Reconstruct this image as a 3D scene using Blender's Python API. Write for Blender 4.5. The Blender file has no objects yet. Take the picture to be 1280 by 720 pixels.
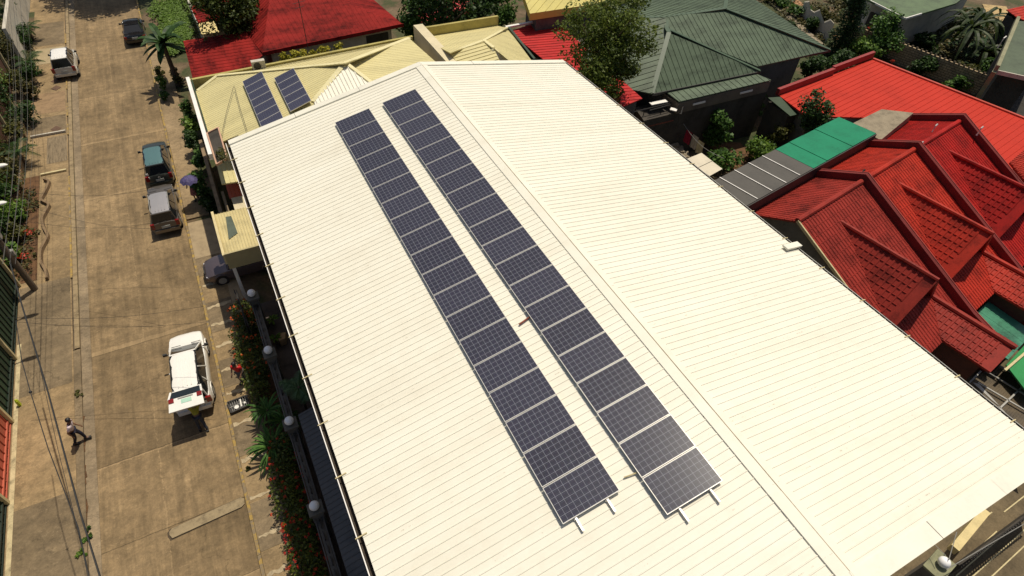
import bpy, math, random
import numpy as np
from mathutils import Vector, Matrix
R = math.radians
rnd = random.Random(7)
nrg = np.random.default_rng(11)
sc = bpy.context.scene
COL = sc.collection

# ------------------------------------------------------------------ camera
CAMZ = 24.5
FPX = 751.5
YAW, PIT, ROL = 0.525, 0.804, 0.0703
def cam_axes():
    cy, sy = math.cos(YAW), math.sin(YAW); cp, sp = math.cos(PIT), math.sin(PIT)
    f = Vector((sy*cp, cy*cp, -sp)); r = Vector((cy, -sy, 0)); u = r.cross(f)
    r2 = r*math.cos(ROL)+u*math.sin(ROL); u2 = -r*math.sin(ROL)+u*math.cos(ROL)
    return r2, u2, f
CR, CU, CF = cam_axes()
cd = bpy.data.cameras.new('camera'); cam = bpy.data.objects.new('camera', cd); COL.objects.link(cam)
cd.sensor_width = 36; cd.lens = FPX/1280*36; cd.clip_end = 3000; cd.clip_start = .1
M = Matrix((CR, CU, -CF)).transposed().to_4x4(); M.translation = Vector((0, 0, CAMZ)); cam.matrix_world = M
sc.camera = cam
def ray(px, py):
    return CR*((px-640)/FPX) - CU*((py-360)/FPX) + CF
def P(px, py, z=0.):                       # survey: photo reading at a known height -> place
    d = ray(px, py); t = (z-CAMZ)/d.z
    p = d*t; return Vector((p.x, p.y, z))
def V(*a): return Vector(a)
C10, S10 = math.cos(R(10)), math.sin(R(10))
def B(u, v, z): return V(26.72+u*C10-v*S10, 13.10+u*S10+v*C10, z)   # frame of the tiled row houses

# ------------------------------------------------------------------ materials
MATS = {}
def newmat(name):
    m = bpy.data.materials.new(name); m.use_nodes = True
    nt = m.node_tree; b = nt.nodes['Principled BSDF']; return m, nt, b
def ramp(nt, fac, stops):
    r = nt.nodes.new('ShaderNodeValToRGB'); nt.links.new(fac, r.inputs[0])
    e = r.color_ramp.elements
    while len(e) < len(stops): e.new(.5)
    for k, (p, c) in enumerate(stops):
        e[k].position = p; e[k].color = (c[0], c[1], c[2], 1)
    return r.outputs[0]
def noise(nt, scale, detail=4, rough=.55, vec=None, dist=0):
    n = nt.nodes.new('ShaderNodeTexNoise'); n.inputs['Scale'].default_value = scale; n.inputs['Detail'].default_value = detail
    n.inputs['Roughness'].default_value = rough; n.inputs['Distortion'].default_value = dist
    if vec is not None: nt.links.new(vec, n.inputs['Vector'])
    return n.outputs[0]
def math_(nt, op, a, b=None, c=None):
    n = nt.nodes.new('ShaderNodeMath'); n.operation = op
    for i, x in enumerate((a, b, c)):
        if x is None: continue
        if isinstance(x, (int, float)): n.inputs[i].default_value = x
        else: nt.links.new(x, n.inputs[i])
    return n.outputs[0]
def mix(nt, fac, a, b, mode='MIX'):
    n = nt.nodes.new('ShaderNodeMix'); n.data_type = 'RGBA'; n.blend_type = mode
    for sock, x in ((n.inputs[0], fac), (n.inputs[6], a), (n.inputs[7], b)):
        if isinstance(x, (int, float)): sock.default_value = x
        elif isinstance(x, (tuple, list)): sock.default_value = (x[0], x[1], x[2], 1)
        else: nt.links.new(x, sock)
    return n.outputs[2]
def wpos(nt):
    g = nt.nodes.new('ShaderNodeNewGeometry'); return g.outputs['Position']
def opos(nt):
    g = nt.nodes.new('ShaderNodeTexCoord'); return g.outputs['Object']
def mapping(nt, vec, scale=(1,1,1), rot=(0,0,0), loc=(0,0,0)):
    m = nt.nodes.new('ShaderNodeMapping'); nt.links.new(vec, m.inputs[0])
    m.inputs['Scale'].default_value = scale; m.inputs['Rotation'].default_value = rot; m.inputs['Location'].default_value = loc
    return m.outputs[0]
def bump(nt, b, h, strength=.3, dist=.02):
    n = nt.nodes.new('ShaderNodeBump'); n.inputs['Strength'].default_value = strength; n.inputs['Distance'].default_value = dist
    nt.links.new(h, n.inputs['Height']); nt.links.new(n.outputs[0], b.inputs['Normal'])
def plain(name, col, rough=.6, var=.12, scale=3., metal=0., bumps=.0, streak=None, spec=None, dark=None, coat=0):
    """colour with weathering or other tone variation"""
    if name in MATS: return MATS[name]
    m, nt, b = newmat(name)
    v = wpos(nt)
    if streak is not None: v2 = mapping(nt, v, scale=streak)
    else: v2 = v
    n1 = noise(nt, scale, 5, .6, v2); n2 = noise(nt, scale*9, 3, .6, v)
    f = math_(nt, 'ADD', math_(nt, 'MULTIPLY', n1, .7), math_(nt, 'MULTIPLY', n2, .3))
    lo = dark if dark is not None else tuple(c*(1-var*2.2) for c in col)
    hi = tuple(min(1, c*(1+var)) for c in col)
    c = ramp(nt, f, [(.32, lo), (.5, col), (.68, hi)])
    nt.links.new(c, b.inputs['Base Color'])
    b.inputs['Roughness'].default_value = rough; b.inputs['Metallic'].default_value = metal
    if spec is not None: b.inputs['Specular IOR Level'].default_value = spec
    if coat: b.inputs['Coat Weight'].default_value = coat
    if bumps: bump(nt, b, n2, bumps, .02)
    MATS[name] = m; return m

def concrete_mat(name, base, joints=False, seed=0., rough=.9):
    m, nt, b = newmat(name); v = wpos(nt); v = mapping(nt, v, loc=(seed, seed*2, 0))
    big = noise(nt, .3, 8, .68, v, .2); mid = noise(nt, 1.9, 10, .78, v, .25)
    st = noise(nt, 1.3, 9, .78, mapping(nt, v, scale=(.7, 1.9, 1), rot=(0, 0, R(25))))
    fine = noise(nt, 11, 8, .8, v)
    d = tuple(c*.62 for c in base); l = tuple(c*1.34 for c in base)
    c = ramp(nt, big, [(.3, d), (.52, base), (.72, l)])
    c = mix(nt, .45, c, ramp(nt, mid, [(.34, (.22, .22, .22)), (.5, (.5, .5, .5)), (.66, (.78, .76, .73))]), 'OVERLAY')
    c = mix(nt, .35, c, ramp(nt, st, [(.35, (.32, .32, .33)), (.6, (.66, .65, .62))]), 'OVERLAY')
    c = mix(nt, .5, c, ramp(nt, fine, [(.3, (.25, .25, .25)), (.7, (.75, .75, .75))]), 'OVERLAY')
    # pale worn patches
    pf = ramp(nt, noise(nt, 1.1, 12, .82, mapping(nt, v, loc=(31, 7, 0)), .3), [(.54, (0, 0, 0)), (.64, (1, 1, 1))])
    c = mix(nt, math_(nt, 'MULTIPLY', pf, .34), c, tuple(min(1, x*1.8) for x in base))
    pg = ramp(nt, noise(nt, 2.6, 14, .88, mapping(nt, v, loc=(3, 17, 0), scale=(.8, 1.5, 1), rot=(0, 0, R(-20))), .2), [(.56, (0, 0, 0)), (.60, (1, 1, 1))])
    pm_ = ramp(nt, noise(nt, .35, 3, .5, mapping(nt, v, loc=(9, 4, 0))), [(.46, (0, 0, 0)), (.58, (1, 1, 1))])
    c = mix(nt, math_(nt, 'MULTIPLY', math_(nt, 'MULTIPLY', pg, pm_), .5), c, tuple(min(1, x*2.3) for x in base))
    # dark oil spots
    vo = nt.nodes.new('ShaderNodeTexVoronoi'); vo.inputs['Scale'].default_value = .8; nt.links.new(v, vo.inputs['Vector'])
    sp = ramp(nt, math_(nt, 'ADD', vo.outputs['Distance'], math_(nt, 'MULTIPLY', noise(nt, 6, 4, .6, v), .12)), [(.10, (1, 1, 1)), (.16, (0, 0, 0))])
    c = mix(nt, math_(nt, 'MULTIPLY', sp, .3), c, tuple(x*.4 for x in base))
    # hairline cracks
    vc = nt.nodes.new('ShaderNodeTexVoronoi'); vc.feature = 'DISTANCE_TO_EDGE'; vc.inputs['Scale'].default_value = .16
    dv = nt.nodes.new('ShaderNodeVectorMath'); dv.operation = 'MULTIPLY_ADD'
    nn = nt.nodes.new('ShaderNodeTexNoise'); nn.inputs['Scale'].default_value = .9; nn.inputs['Detail'].default_value = 6; nt.links.new(v, nn.inputs['Vector'])
    nt.links.new(nn.outputs['Color'], dv.inputs[0]); dv.inputs[1].default_value = (2.6, 2.6, 0); nt.links.new(v, dv.inputs[2])
    nt.links.new(dv.outputs[0], vc.inputs['Vector'])
    cr = ramp(nt, vc.outputs['Distance'], [(.0, (1, 1, 1)), (.004, (0, 0, 0))])
    c = mix(nt, math_(nt, 'MULTIPLY', cr, .45), c, tuple(x*.3 for x in base))
    if joints:
        w = wpos(nt); s = nt.nodes.new('ShaderNodeSeparateXYZ'); nt.links.new(w, s.inputs[0])
        wob = math_(nt, 'MULTIPLY', math_(nt, 'SUBTRACT', noise(nt, 1.6, 5, .7, w), .5), .3)
        wob2 = math_(nt, 'MULTIPLY', math_(nt, 'SUBTRACT', noise(nt, 7, 3, .7, w), .5), .22)
        y = math_(nt, 'ADD', s.outputs[1], wob); x = math_(nt, 'ADD', s.outputs[0], wob)
        tot = None
        for yy, wd in ((58.6, .03), (51.6, .1), (44.9, .22), (38.2, .25), (31.6, .03), (24.9, .3), (18.2, .07), (11.2, .1)):
            t = math_(nt, 'LESS_THAN', math_(nt, 'ABSOLUTE', math_(nt, 'SUBTRACT', y, yy)), math_(nt, 'ADD', wd/2, wob2))
            tot = t if tot is None else math_(nt, 'MAXIMUM', tot, t)
        tx = math_(nt, 'LESS_THAN', math_(nt, 'ABSOLUTE', math_(nt, 'SUBTRACT', x, -6.7)), math_(nt, 'ADD', .012, wob2))
        tot = math_(nt, 'MAXIMUM', tot, tx)
        c = mix(nt, math_(nt, 'MULTIPLY', tot, .42), c, tuple(min(1, q*1.75) for q in base))
        tot = None
        for yy in (58.5, 44.78, 38.1, 24.75, 18.25, 14.35, 11.2):
            t = math_(nt, 'LESS_THAN', math_(nt, 'ABSOLUTE', math_(nt, 'SUBTRACT', math_(nt, 'ADD', s.outputs[1], math_(nt, 'MULTIPLY', wob, .4)), yy)), .018)
            tot = t if tot is None else math_(nt, 'MAXIMUM', tot, t)
        c = mix(nt, math_(nt, 'MULTIPLY', tot, .7), c, tuple(q*.25 for q in base))
    if joints:
        tw = noise(nt, 1.2, 8, .75, mapping(nt, v, scale=(2.4, .16, 1)))
        c = mix(nt, .55, c, ramp(nt, tw, [(.36, (.3, .3, .3)), (.62, (.68, .67, .66))]), 'OVERLAY')
        idx = None
        for yy in (58.5, 51.6, 44.78, 38.1, 31.6, 24.75, 18.25, 14.35, 11.2, 5.0):
            t = math_(nt, 'GREATER_THAN', s.outputs[1], yy); idx = t if idx is None else math_(nt, 'ADD', idx, t)
        idx = math_(nt, 'ADD', idx, math_(nt, 'MULTIPLY', math_(nt, 'GREATER_THAN', s.outputs[0], -6.7), 17.3))
        wn = nt.nodes.new('ShaderNodeTexWhiteNoise'); wn.noise_dimensions = '1D'; nt.links.new(idx, wn.inputs['W'])
        tone = math_(nt, 'ADD', .83, math_(nt, 'MULTIPLY', wn.outputs['Value'], .34))
        cc = nt.nodes.new('ShaderNodeCombineColor')
        for q in range(3): nt.links.new(tone, cc.inputs[q])
        c = mix(nt, 1., c, cc.outputs[0], 'MULTIPLY')
    nt.links.new(c, b.inputs['Base Color']); b.inputs['Roughness'].default_value = rough
    b.inputs['Specular IOR Level'].default_value = .25
    bump(nt, b, fine, .35, .015)
    MATS[name] = m; return m

def leafmat(name, cols, rough=.55, trans=.25):
    if name in MATS: return MATS[name]
    m, nt, b = newmat(name)
    g = nt.nodes.new('ShaderNodeNewGeometry')
    n = noise(nt, .9, 3, .5, g.outputs['Position'])
    f = math_(nt, 'ADD', math_(nt, 'MULTIPLY', g.outputs['Random Per Island'], .65), math_(nt, 'MULTIPLY', math_(nt, 'SUBTRACT', n, .3), .8))
    k = len(cols); c = ramp(nt, f, [((i+.3)/k, x) for i, x in enumerate(cols)])
    nt.links.new(c, b.inputs['Base Color']); b.inputs['Roughness'].default_value = rough
    b.inputs['Specular IOR Level'].default_value = .3
    tr = nt.nodes.new('ShaderNodeBsdfTranslucent'); nt.links.new(c, tr.inputs[0])
    ms = nt.nodes.new('ShaderNodeMixShader'); ms.inputs[0].default_value = trans
    nt.links.new(b.outputs[0], ms.inputs[1]); nt.links.new(tr.outputs[0], ms.inputs[2])
    nt.links.new(ms.outputs[0], nt.nodes['Material Output'].inputs[0])
    MATS[name] = m; return m

def glassmat(name, col, rough=.08):
    m, nt, b = newmat(name); b.inputs['Base Color'].default_value = (*col, 1); b.inputs['Roughness'].default_value = rough
    b.inputs['Specular IOR Level'].default_value = .6; MATS[name] = m; return m

# ------------------------------------------------------------------ mesh building
WLOC = {}
def tag(o, label=None, cat=None, group=None, kind=None):
    if label: o['label'] = label
    if cat: o['category'] = cat
    if group: o['group'] = group
    if kind: o['kind'] = kind
def thing(name, label, cat, loc=(0, 0, 0), group=None, rz=0.):
    o = bpy.data.objects.new(name, None); COL.objects.link(o); o.location = loc; o.rotation_euler = (0, 0, rz)
    o.empty_display_size = .2; tag(o, label, cat, group); WLOC[o.name] = Vector(loc); return o
class MB:
    def __init__(s): s.v = []; s.f = []; s.m = []; s.mi = 0
    def add(s, vs, fs):
        n = len(s.v); s.v.extend([tuple(v) for v in vs]); s.f.extend([tuple(i+n for i in f) for f in fs]); s.m.extend([s.mi]*len(fs)); return s
    def addnp(s, vs, fs):
        n = len(s.v); s.v.extend(map(tuple, vs.tolist())); s.f.extend(map(tuple, (fs+n).tolist())); s.m.extend([s.mi]*len(fs)); return s
    def box(s, c, d, rz=0, rx=0, ry=0):
        h = [x/2 for x in d]; mm = Matrix.Rotation(rz, 3, 'Z') @ Matrix.Rotation(ry, 3, 'Y') @ Matrix.Rotation(rx, 3, 'X')
        vs = [Vector(c)+mm@Vector((i*h[0], j*h[1], k*h[2])) for i in (-1, 1) for j in (-1, 1) for k in (-1, 1)]
        return s.add(vs, [(0, 1, 3, 2), (4, 6, 7, 5), (0, 4, 5, 1), (2, 3, 7, 6), (0, 2, 6, 4), (1, 5, 7, 3)])
    def bar(s, a, b, w, h, up=(0, 0, 1)):
        a, b = Vector(a), Vector(b); d = (b-a).normalized(); up = Vector(up)
        sd = d.cross(up)
        if sd.length < 1e-4: sd = d.cross(Vector((1, 0, 0)))
        sd.normalize(); u = sd.cross(d)
        vs = [p+sd*(i*w/2)+u*(j*h/2) for p in (a, b) for i, j in ((-1, -1), (1, -1), (1, 1), (-1, 1))]
        return s.add(vs, [(3, 2, 1, 0), (4, 5, 6, 7), (0, 1, 5, 4), (1, 2, 6, 5), (2, 3, 7, 6), (3, 0, 4, 7)])
    def tube(s, pts, r, n=6, cap=True):
        pts = [Vector(p) for p in pts]; rs = r if isinstance(r, (list, tuple)) else [r]*len(pts)
        ref = Vector((0, 0, 1)); vs = []
        for i, p in enumerate(pts):
            d = (pts[min(i+1, len(pts)-1)]-pts[max(i-1, 0)]).normalized()
            sd = d.cross(ref)
            if sd.length < .05: sd = d.cross(Vector((1, 0, 0)))
            sd.normalize(); u = sd.cross(d)
            for k in range(n):
                a = 2*math.pi*k/n; vs.append(p+(sd*math.cos(a)+u*math.sin(a))*rs[i])
        fs = []
        for i in range(len(pts)-1):
            for k in range(n):
                fs.append((i*n+k, i*n+(k+1) % n, (i+1)*n+(k+1) % n, (i+1)*n+k))
        if cap: fs.append(tuple(range(n-1, -1, -1))); fs.append(tuple((len(pts)-1)*n+k for k in range(n)))
        return s.add(vs, fs)
    def prism(s, pts, th):                      # top polygon, extruded straight down
        pts = [Vector(p) for p in pts]; n = len(pts)
        vs = pts+[p-Vector((0, 0, th)) for p in pts]
        area = sum(pts[i].x*pts[(i+1) % n].y-pts[(i+1) % n].x*pts[i].y for i in range(n))
        top = tuple(range(n)) if area > 0 else tuple(range(n-1, -1, -1))
        fs = [top, tuple(n+i for i in reversed(top))]
        for i in range(n):
            j = (i+1) % n
            fs.append((j, i, n+i, n+j) if area > 0 else (i, j, n+j, n+i))
        return s.add(vs, fs)
    def walls(s, pts, z0, z1):                  # closed block on a footprint
        return s.prism([(p[0], p[1], z1) for p in pts], z1-z0)
    def poly(s, pts): return s.add(pts, [tuple(range(len(pts)))])
    def sphere(s, c, r, n=10, m=7, sz=1.):
        vs = [Vector(c)+Vector((0, 0, r*sz))]; fs = []
        for i in range(1, m):
            t = math.pi*i/m
            for k in range(n):
                a = 2*math.pi*k/n; vs.append(Vector(c)+Vector((r*math.sin(t)*math.cos(a), r*math.sin(t)*math.sin(a), r*sz*math.cos(t))))
        vs.append(Vector(c)-Vector((0, 0, r*sz)))
        for k in range(n): fs.append((0, 1+k, 1+(k+1) % n))
        for i in range(m-2):
            for k in range(n): fs.append((1+i*n+k, 1+(i+1)*n+k, 1+(i+1)*n+(k+1) % n, 1+i*n+(k+1) % n))
        L = len(vs)-1
        for k in range(n): fs.append((L, 1+(m-2)*n+(k+1) % n, 1+(m-2)*n+k))
        return s.add(vs, fs)
    def cyl(s, c, r, h, n=16, axis='Z', r2=None):
        c = Vector(c); r2 = r if r2 is None else r2; vs = []
        for j, rr in ((-.5, r), (.5, r2)):
            for k in range(n):
                a = 2*math.pi*k/n; x, y = rr*math.cos(a), rr*math.sin(a)
                vs.append(c+(Vector((x, y, j*h)) if axis == 'Z' else Vector((j*h, x, y)) if axis == 'X' else Vector((x, j*h, y))))
        fs = [tuple(range(n-1, -1, -1)), tuple(range(n, 2*n))]+[(k, (k+1) % n, n+(k+1) % n, n+k) for k in range(n)]
        return s.add(vs, fs)
    def ribs(s, pts, d, sp, w=.04, h=.03, off=0., trap=.5, sink=.004):
        """raised seams along direction d clipped to the planar polygon pts"""
        pts = [Vector(p) for p in pts]; n = Vector((0, 0, 0))
        for i in range(len(pts)): n += (pts[i]-pts[0]).cross(pts[(i+1) % len(pts)]-pts[0])
        n.normalize()
        if n.z < 0: n = -n
        d = Vector(d); d = (d-n*d.dot(n)).normalized(); e = n.cross(d); o = pts[0]
        q = [((p-o).dot(d), (p-o).dot(e)) for p in pts]
        lo = min(b for a, b in q); hi = max(b for a, b in q); t = math.floor(lo/sp)*sp+off
        while t < hi:
            xs = []
            for i in range(len(q)):
                (a0, b0), (a1, b1) = q[i], q[(i+1) % len(q)]
                if (b0-t)*(b1-t) < 0: xs.append(a0+(a1-a0)*(t-b0)/(b1-b0))
            xs.sort()
            for a, b in zip(xs[::2], xs[1::2]):
                if b-a < .05: continue
                c = []
                for x in (a, b):
                    base = o+d*x+e*t-n*sink
                    c += [base-e*w/2, base+e*w/2, base+e*w/2*trap+n*(h+sink), base-e*w/2*trap+n*(h+sink)]
                s.add(c, [(3, 2, 1, 0), (4, 5, 6, 7), (1, 2, 6, 5), (2, 3, 7, 6), (3, 0, 4, 7)])
            t += sp
        return s
    def build(s, name, mat, parent=None, label=None, cat=None, group=None, kind=None, local=False, smooth=None, origin=None):
        me = bpy.data.meshes.new(name)
        A = np.array(s.v, dtype=float).reshape(-1, 3)
        if parent is None:
            if origin is not None: org = Vector(origin)
            else: org = Vector(((A[:, 0].min()+A[:, 0].max())/2, (A[:, 1].min()+A[:, 1].max())/2, A[:, 2].min()))
        else: org = Vector((0, 0, 0)) if local else WLOC[parent.name]
        A = A-np.array(org)
        me.from_pydata(A.tolist(), [], s.f)
        for mm in (mat if isinstance(mat, (list, tuple)) else [mat]): me.materials.append(mm)
        if isinstance(mat, (list, tuple)): me.polygons.foreach_set('material_index', s.m)
        me.update()
        if smooth:
            me.polygons.foreach_set('use_smooth', [True]*len(me.polygons)); me.set_sharp_from_angle(angle=R(smooth))
        o = bpy.data.objects.new(name, me); COL.objects.link(o)
        if parent is None: o.location = org; WLOC[o.name] = org
        else: o.parent = parent; WLOC[o.name] = WLOC.get(parent.name, Vector((0, 0, 0)))
        tag(o, label, cat, group, kind)
        return o
def copy_tree(o, parent=None):
    c = o.copy(); COL.objects.link(c); c.parent = parent; WLOC[c.name] = Vector(c.location)
    for ch in [x for x in o.children]:
        cc = copy_tree(ch, c)
    return c
def struct(name, mb, mat, **k): return mb.build(name, mat, kind='structure', **k)

# ------------------------------------------------------------------ foliage helpers
def leafcloud(mb, centers, n, size, up=.35, aspect=.55, rng=nrg, shell=.0):
    """n leaf quads in every ellipsoid (x,y,z,rx,ry,rz)"""
    for c in centers:
        x, y, z, rx, ry, rz = c
        d = rng.normal(size=(n, 3)); d /= np.linalg.norm(d, axis=1)[:, None]
        r = (shell+(1-shell)*rng.random(n))**(1/3.)
        p = d*r[:, None]*np.array([rx, ry, rz])+np.array([x, y, z])
        nn = rng.normal(size=(n, 3)); nn[:, 2] = np.abs(nn[:, 2])+up; nn += d*.5; nn /= np.linalg.norm(nn, axis=1)[:, None]
        t = np.cross(nn, rng.normal(size=(n, 3))); t /= np.linalg.norm(t, axis=1)[:, None]
        b = np.cross(nn, t); L = size*(.6+.8*rng.random(n))[:, None]; W = L*aspect
        q = np.stack([p-t*L*.5, p+b*W*.5, p+t*L*.5, p-b*W*.5], 1).reshape(-1, 3)
        mb.addnp(q, np.arange(n*4).reshape(-1, 4))
def clumps(c, rad, k, r, rng=nrg, flat=1., shell=.5):
    out = []
    for _ in range(k):
        d = rng.normal(size=3); d /= np.linalg.norm(d); q = (shell+(1-shell)*rng.random())
        s = r*(.65+.7*rng.random())
        out.append((c[0]+d[0]*rad[0]*q, c[1]+d[1]*rad[1]*q, c[2]+d[2]*rad[2]*q, s, s, s*.75*flat))
    return out
def tree(label, base, top_c, rad, k, r, n, size, mat, bark, group=None, name='tree', tr=.16, cat='tree', limbs=True, shell=.45):
    t = thing(name, label, cat, base, group)
    cl = clumps(top_c, rad, k, r, shell=shell)
    mb = MB(); leafcloud(mb, cl, n, size); mb.build('crown', mat, t)
    tb = MB(); b = Vector(base); c = Vector(top_c)
    mid = b.lerp(c, .5)+Vector((rnd.uniform(-.15, .15), rnd.uniform(-.15, .15), 0))
    tb.tube([b-Vector((0, 0, .15)), b.lerp(c, .1), mid, b.lerp(c, .8), c+Vector((0, 0, rad[2]*.6))], [tr*1.5, tr, tr*.75, tr*.5, .02], 7)
    if limbs:
        for q in cl[::2]:
            e = Vector(q[:3]); f = max(.25, min(.95, (e.z-b.z)/(c.z-b.z+.01)*.75)); s0 = b.lerp(c, f)
            tb.tube([s0, s0.lerp(e, .5)+Vector((0, 0, -.1)), e], [tr*.35, tr*.2, .015], 5)
    tb.build('trunk', bark, t, smooth=40)
    return t
def bush(label, base, rad, n, size, mat, group=None, name='bush', cat='bush', k=9):
    c = (base[0], base[1], base[2]+rad[2]*.75)
    mb = MB(); leafcloud(mb, clumps(c, (rad[0]*.7, rad[1]*.7, rad[2]*.7), k, min(rad)*.5, shell=.2), n//k, size)
    mb.tube([(base[0], base[1], base[2]-.1), c], [.04, .02], 5)
    return mb.build(name, mat, label=label, cat=cat, group=group, origin=(base[0], base[1], base[2]))
def frond(mb, base, direc, L, w, droop, n=9, leaflets=True, twist=0.):
    base = Vector(base); d = Vector(direc); h = Vector((d.x, d.y, 0))
    if h.length < 1e-3: h = Vector((1, 0, 0))
    h.normalize(); up = d.z; pts = []
    for i in range(n+1):
        t = i/n; pts.append(base+h*L*t*(1-.15*t*droop)+Vector((0, 0, L*(up*t-droop*t*t))))
    side = Vector((-h.y, h.x, 0))
    mb.tube(pts, [.02]*n+[.006], 4)
    if leaflets:
        for i in range(1, n*3):
            t = i/(n*3); k = min(int(t*n), n-1); p = pts[k].lerp(pts[k+1], t*n-k); ww = w*math.sin(math.pi*(.12+.85*t))
            for sg in (-1, 1):
                e = p+side*sg*ww+h*ww*.45+Vector((0, 0, -ww*.35)); a = h*(L/(n*3))*.42
                mb.add([p-a, p+a, e+a*.3, e-a*.2], [(0, 1, 2, 3)])
    else:
        prev = None
        for i in range(n+1):
            t = i/n; ww = w*math.sin(math.pi*min(1, .1+.9*t))**.6+.01
            l, r = pts[i]+side*ww+Vector((0, 0, ww*.35)), pts[i]-side*ww+Vector((0, 0, ww*.35))
            if prev:
                mb.add([prev[0], l, pts[i], pts[i-1]], [(0, 1, 2, 3)]); mb.add([pts[i-1], pts[i], r, prev[1]], [(0, 1, 2, 3)])
            prev = (l, r)
def rosette(label, base, h, n, L, w, mat, droop=.5, leaflets=False, name='plant', cat='plant', group=None, trunk=0., bark=None, upr=(.2, 1.1)):
    t = thing(name, label, cat, base, group); mb = MB(); b = Vector(base)+Vector((0, 0, h))
    for i in range(n):
        a = 2.4*i+rnd.uniform(-.2, .2); e = rnd.uniform(*upr)
        frond(mb, b, (math.cos(a), math.sin(a), e), L*rnd.uniform(.75, 1.1), w, droop*rnd.uniform(.7, 1.3)+e*.3, 7, leaflets)
    mb.build('leaves', mat, t)
    tb = MB(); tb.tube([Vector(base)-Vector((0, 0, .1)), b+Vector((0, 0, .1))], [max(.05, trunk*1.25), max(.04, trunk)], 8); tb.build('stem', bark or MATS['bark'], t, smooth=40)
    return t

# ------------------------------------------------------------------ palette
plain('bark', (.10, .07, .045), .9, .25, 5, bumps=.5)
def roofmat():
    m, nt, b = newmat('white roof sheet'); v = wpos(nt)
    base = (.76, .73, .62)
    n1 = noise(nt, .35, 6, .6, mapping(nt, v, scale=(.35, 2.2, 1))); n2 = noise(nt, 2.5, 6, .7, v)
    c = ramp(nt, math_(nt, 'ADD', math_(nt, 'MULTIPLY', n1, .6), math_(nt, 'MULTIPLY', n2, .4)), [(.34, (.705, .67, .56)), (.5, base), (.66, (.79, .765, .665))])
    # sheet to sheet tone (three ribs each)
    s = nt.nodes.new('ShaderNodeSeparateXYZ'); nt.links.new(v, s.inputs[0])
    wn = nt.nodes.new('ShaderNodeTexWhiteNoise'); wn.noise_dimensions = '1D'; nt.links.new(math_(nt, 'FLOOR', math_(nt, 'DIVIDE', s.outputs[1], .88)), wn.inputs['W'])
    c = mix(nt, math_(nt, 'MULTIPLY', wn.outputs['Value'], .10), c, (.70, .66, .54))
    # dark droppings and specks
    vo = nt.nodes.new('ShaderNodeTexVoronoi'); vo.inputs['Scale'].default_value = 1.1; nt.links.new(mapping(nt, v, scale=(1, 1.3, 1)), vo.inputs['Vector'])
    sz = math_(nt, 'MULTIPLY', math_(nt, 'POWER', noise(nt, 1.7, 2, .5, v), 2.), .085)
    sp = math_(nt, 'LESS_THAN', vo.outputs['Distance'], sz)
    c = mix(nt, math_(nt, 'MULTIPLY', sp, .55), c, (.22, .18, .12))
    # dirty lap lines broken along the ribs
    dl = math_(nt, 'LESS_THAN', math_(nt, 'ABSOLUTE', math_(nt, 'SUBTRACT', math_(nt, 'FRACT', math_(nt, 'DIVIDE', s.outputs[1], 1.76)), .5)), .008)
    br = ramp(nt, noise(nt, 3, 6, .8, mapping(nt, v, scale=(1.5, .3, 1))), [(.56, (0, 0, 0)), (.62, (1, 1, 1))])
    c = mix(nt, math_(nt, 'MULTIPLY', math_(nt, 'MULTIPLY', dl, br), .5), c, (.3, .25, .16))
    nt.links.new(c, b.inputs['Base Color']); b.inputs['Roughness'].default_value = .5; b.inputs['Specular IOR Level'].default_value = .3
    bump(nt, b, noise(nt, 1.2, 3, .5, mapping(nt, v, scale=(.5, 2.5, 1))), .12, .03); MATS['wr'] = m; return m
white_roof = roofmat()
white_cap = plain('white ridge cap', (.76, .735, .63), .5, .04, 1.2, spec=.3)
white_paint = plain('white paint', (.78, .75, .70), .55, .06, 2)
cream_wall = plain('cream wall', (.62, .54, .36), .8, .1, 1)
yellow_roof = plain('yellow roof', (.60, .53, .27), .6, .08, .7, streak=(.4, 2.2, 1), spec=.3)
yellow_cap = plain('yellow roof capping', (.68, .61, .34), .6, .08, 1)
yellow_wall = plain('mustard parapet', (.40, .34, .11), .85, .14, 1.2, bumps=.2)
redold = plain('old red roof', (.22, .015, .012), .8, .4, .5, streak=(3, .5, 1), spec=.12)  # wide tone range carries painted tree shade on the upper house roof
redold2 = plain('shade mottled red roof', (.225, .016, .013), .8, .4, .35, streak=(.5, 2.5, 1), spec=.12)  # strong mottling stands in for tree shade, painted into the roof colour
red_bright = plain('bright red roof', (.47, .033, .018), .7, .07, .5, spec=.15)
tile1 = plain('dark brick red tile', (.27, .028, .019), .65, .28, 1.2, spec=.2)
tile2 = plain('orange red tile', (.39, .028, .014), .65, .26, 1.2, spec=.2)
tile3 = plain('scarlet red tile', (.34, .012, .009), .65, .26, 1.2, spec=.2)
parapet_red = plain('oxblood parapet', (.15, .013, .010), .85, .2, 1.5)
green_roof = plain('grey green roof', (.092, .125, .08), .5, .25, .9, streak=(.6, 1.6, 1), spec=.25)
green_dk = plain('dark green sheet', (.018, .045, .022), .6, .25, 1, streak=(1, 1, .3))
green_canopy = plain('teal green canopy', (.010, .20, .10), .5, .12, .8, spec=.2)
grey_canopy = plain('charcoal canopy', (.066, .06, .052), .7, .15, .8)
dark_metal = plain('dark metal', (.03, .027, .025), .6, .2, 3)
gutter_dark = plain('dirty gutter', (.04, .028, .018), .8, .3, 2)
steel = plain('galvanised steel', (.36, .35, .32), .5, .1, 4, metal=.3)
alu = plain('aluminium frame', (.62, .60, .56), .4, .05, 6, metal=.3)
grey_wall = plain('grey render', (.13, .12, .105), .9, .25, .8, bumps=.3)
dark_wall = plain('mossy block wall', (.055, .047, .038), .95, .3, 1, bumps=.4)
white_old = plain('weathered white wall', (.5, .46, .38), .85, .15, 1)
wood_brown = plain('brown boards', (.12, .055, .03), .85, .25, 2, streak=(6, 6, .5))
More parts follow.
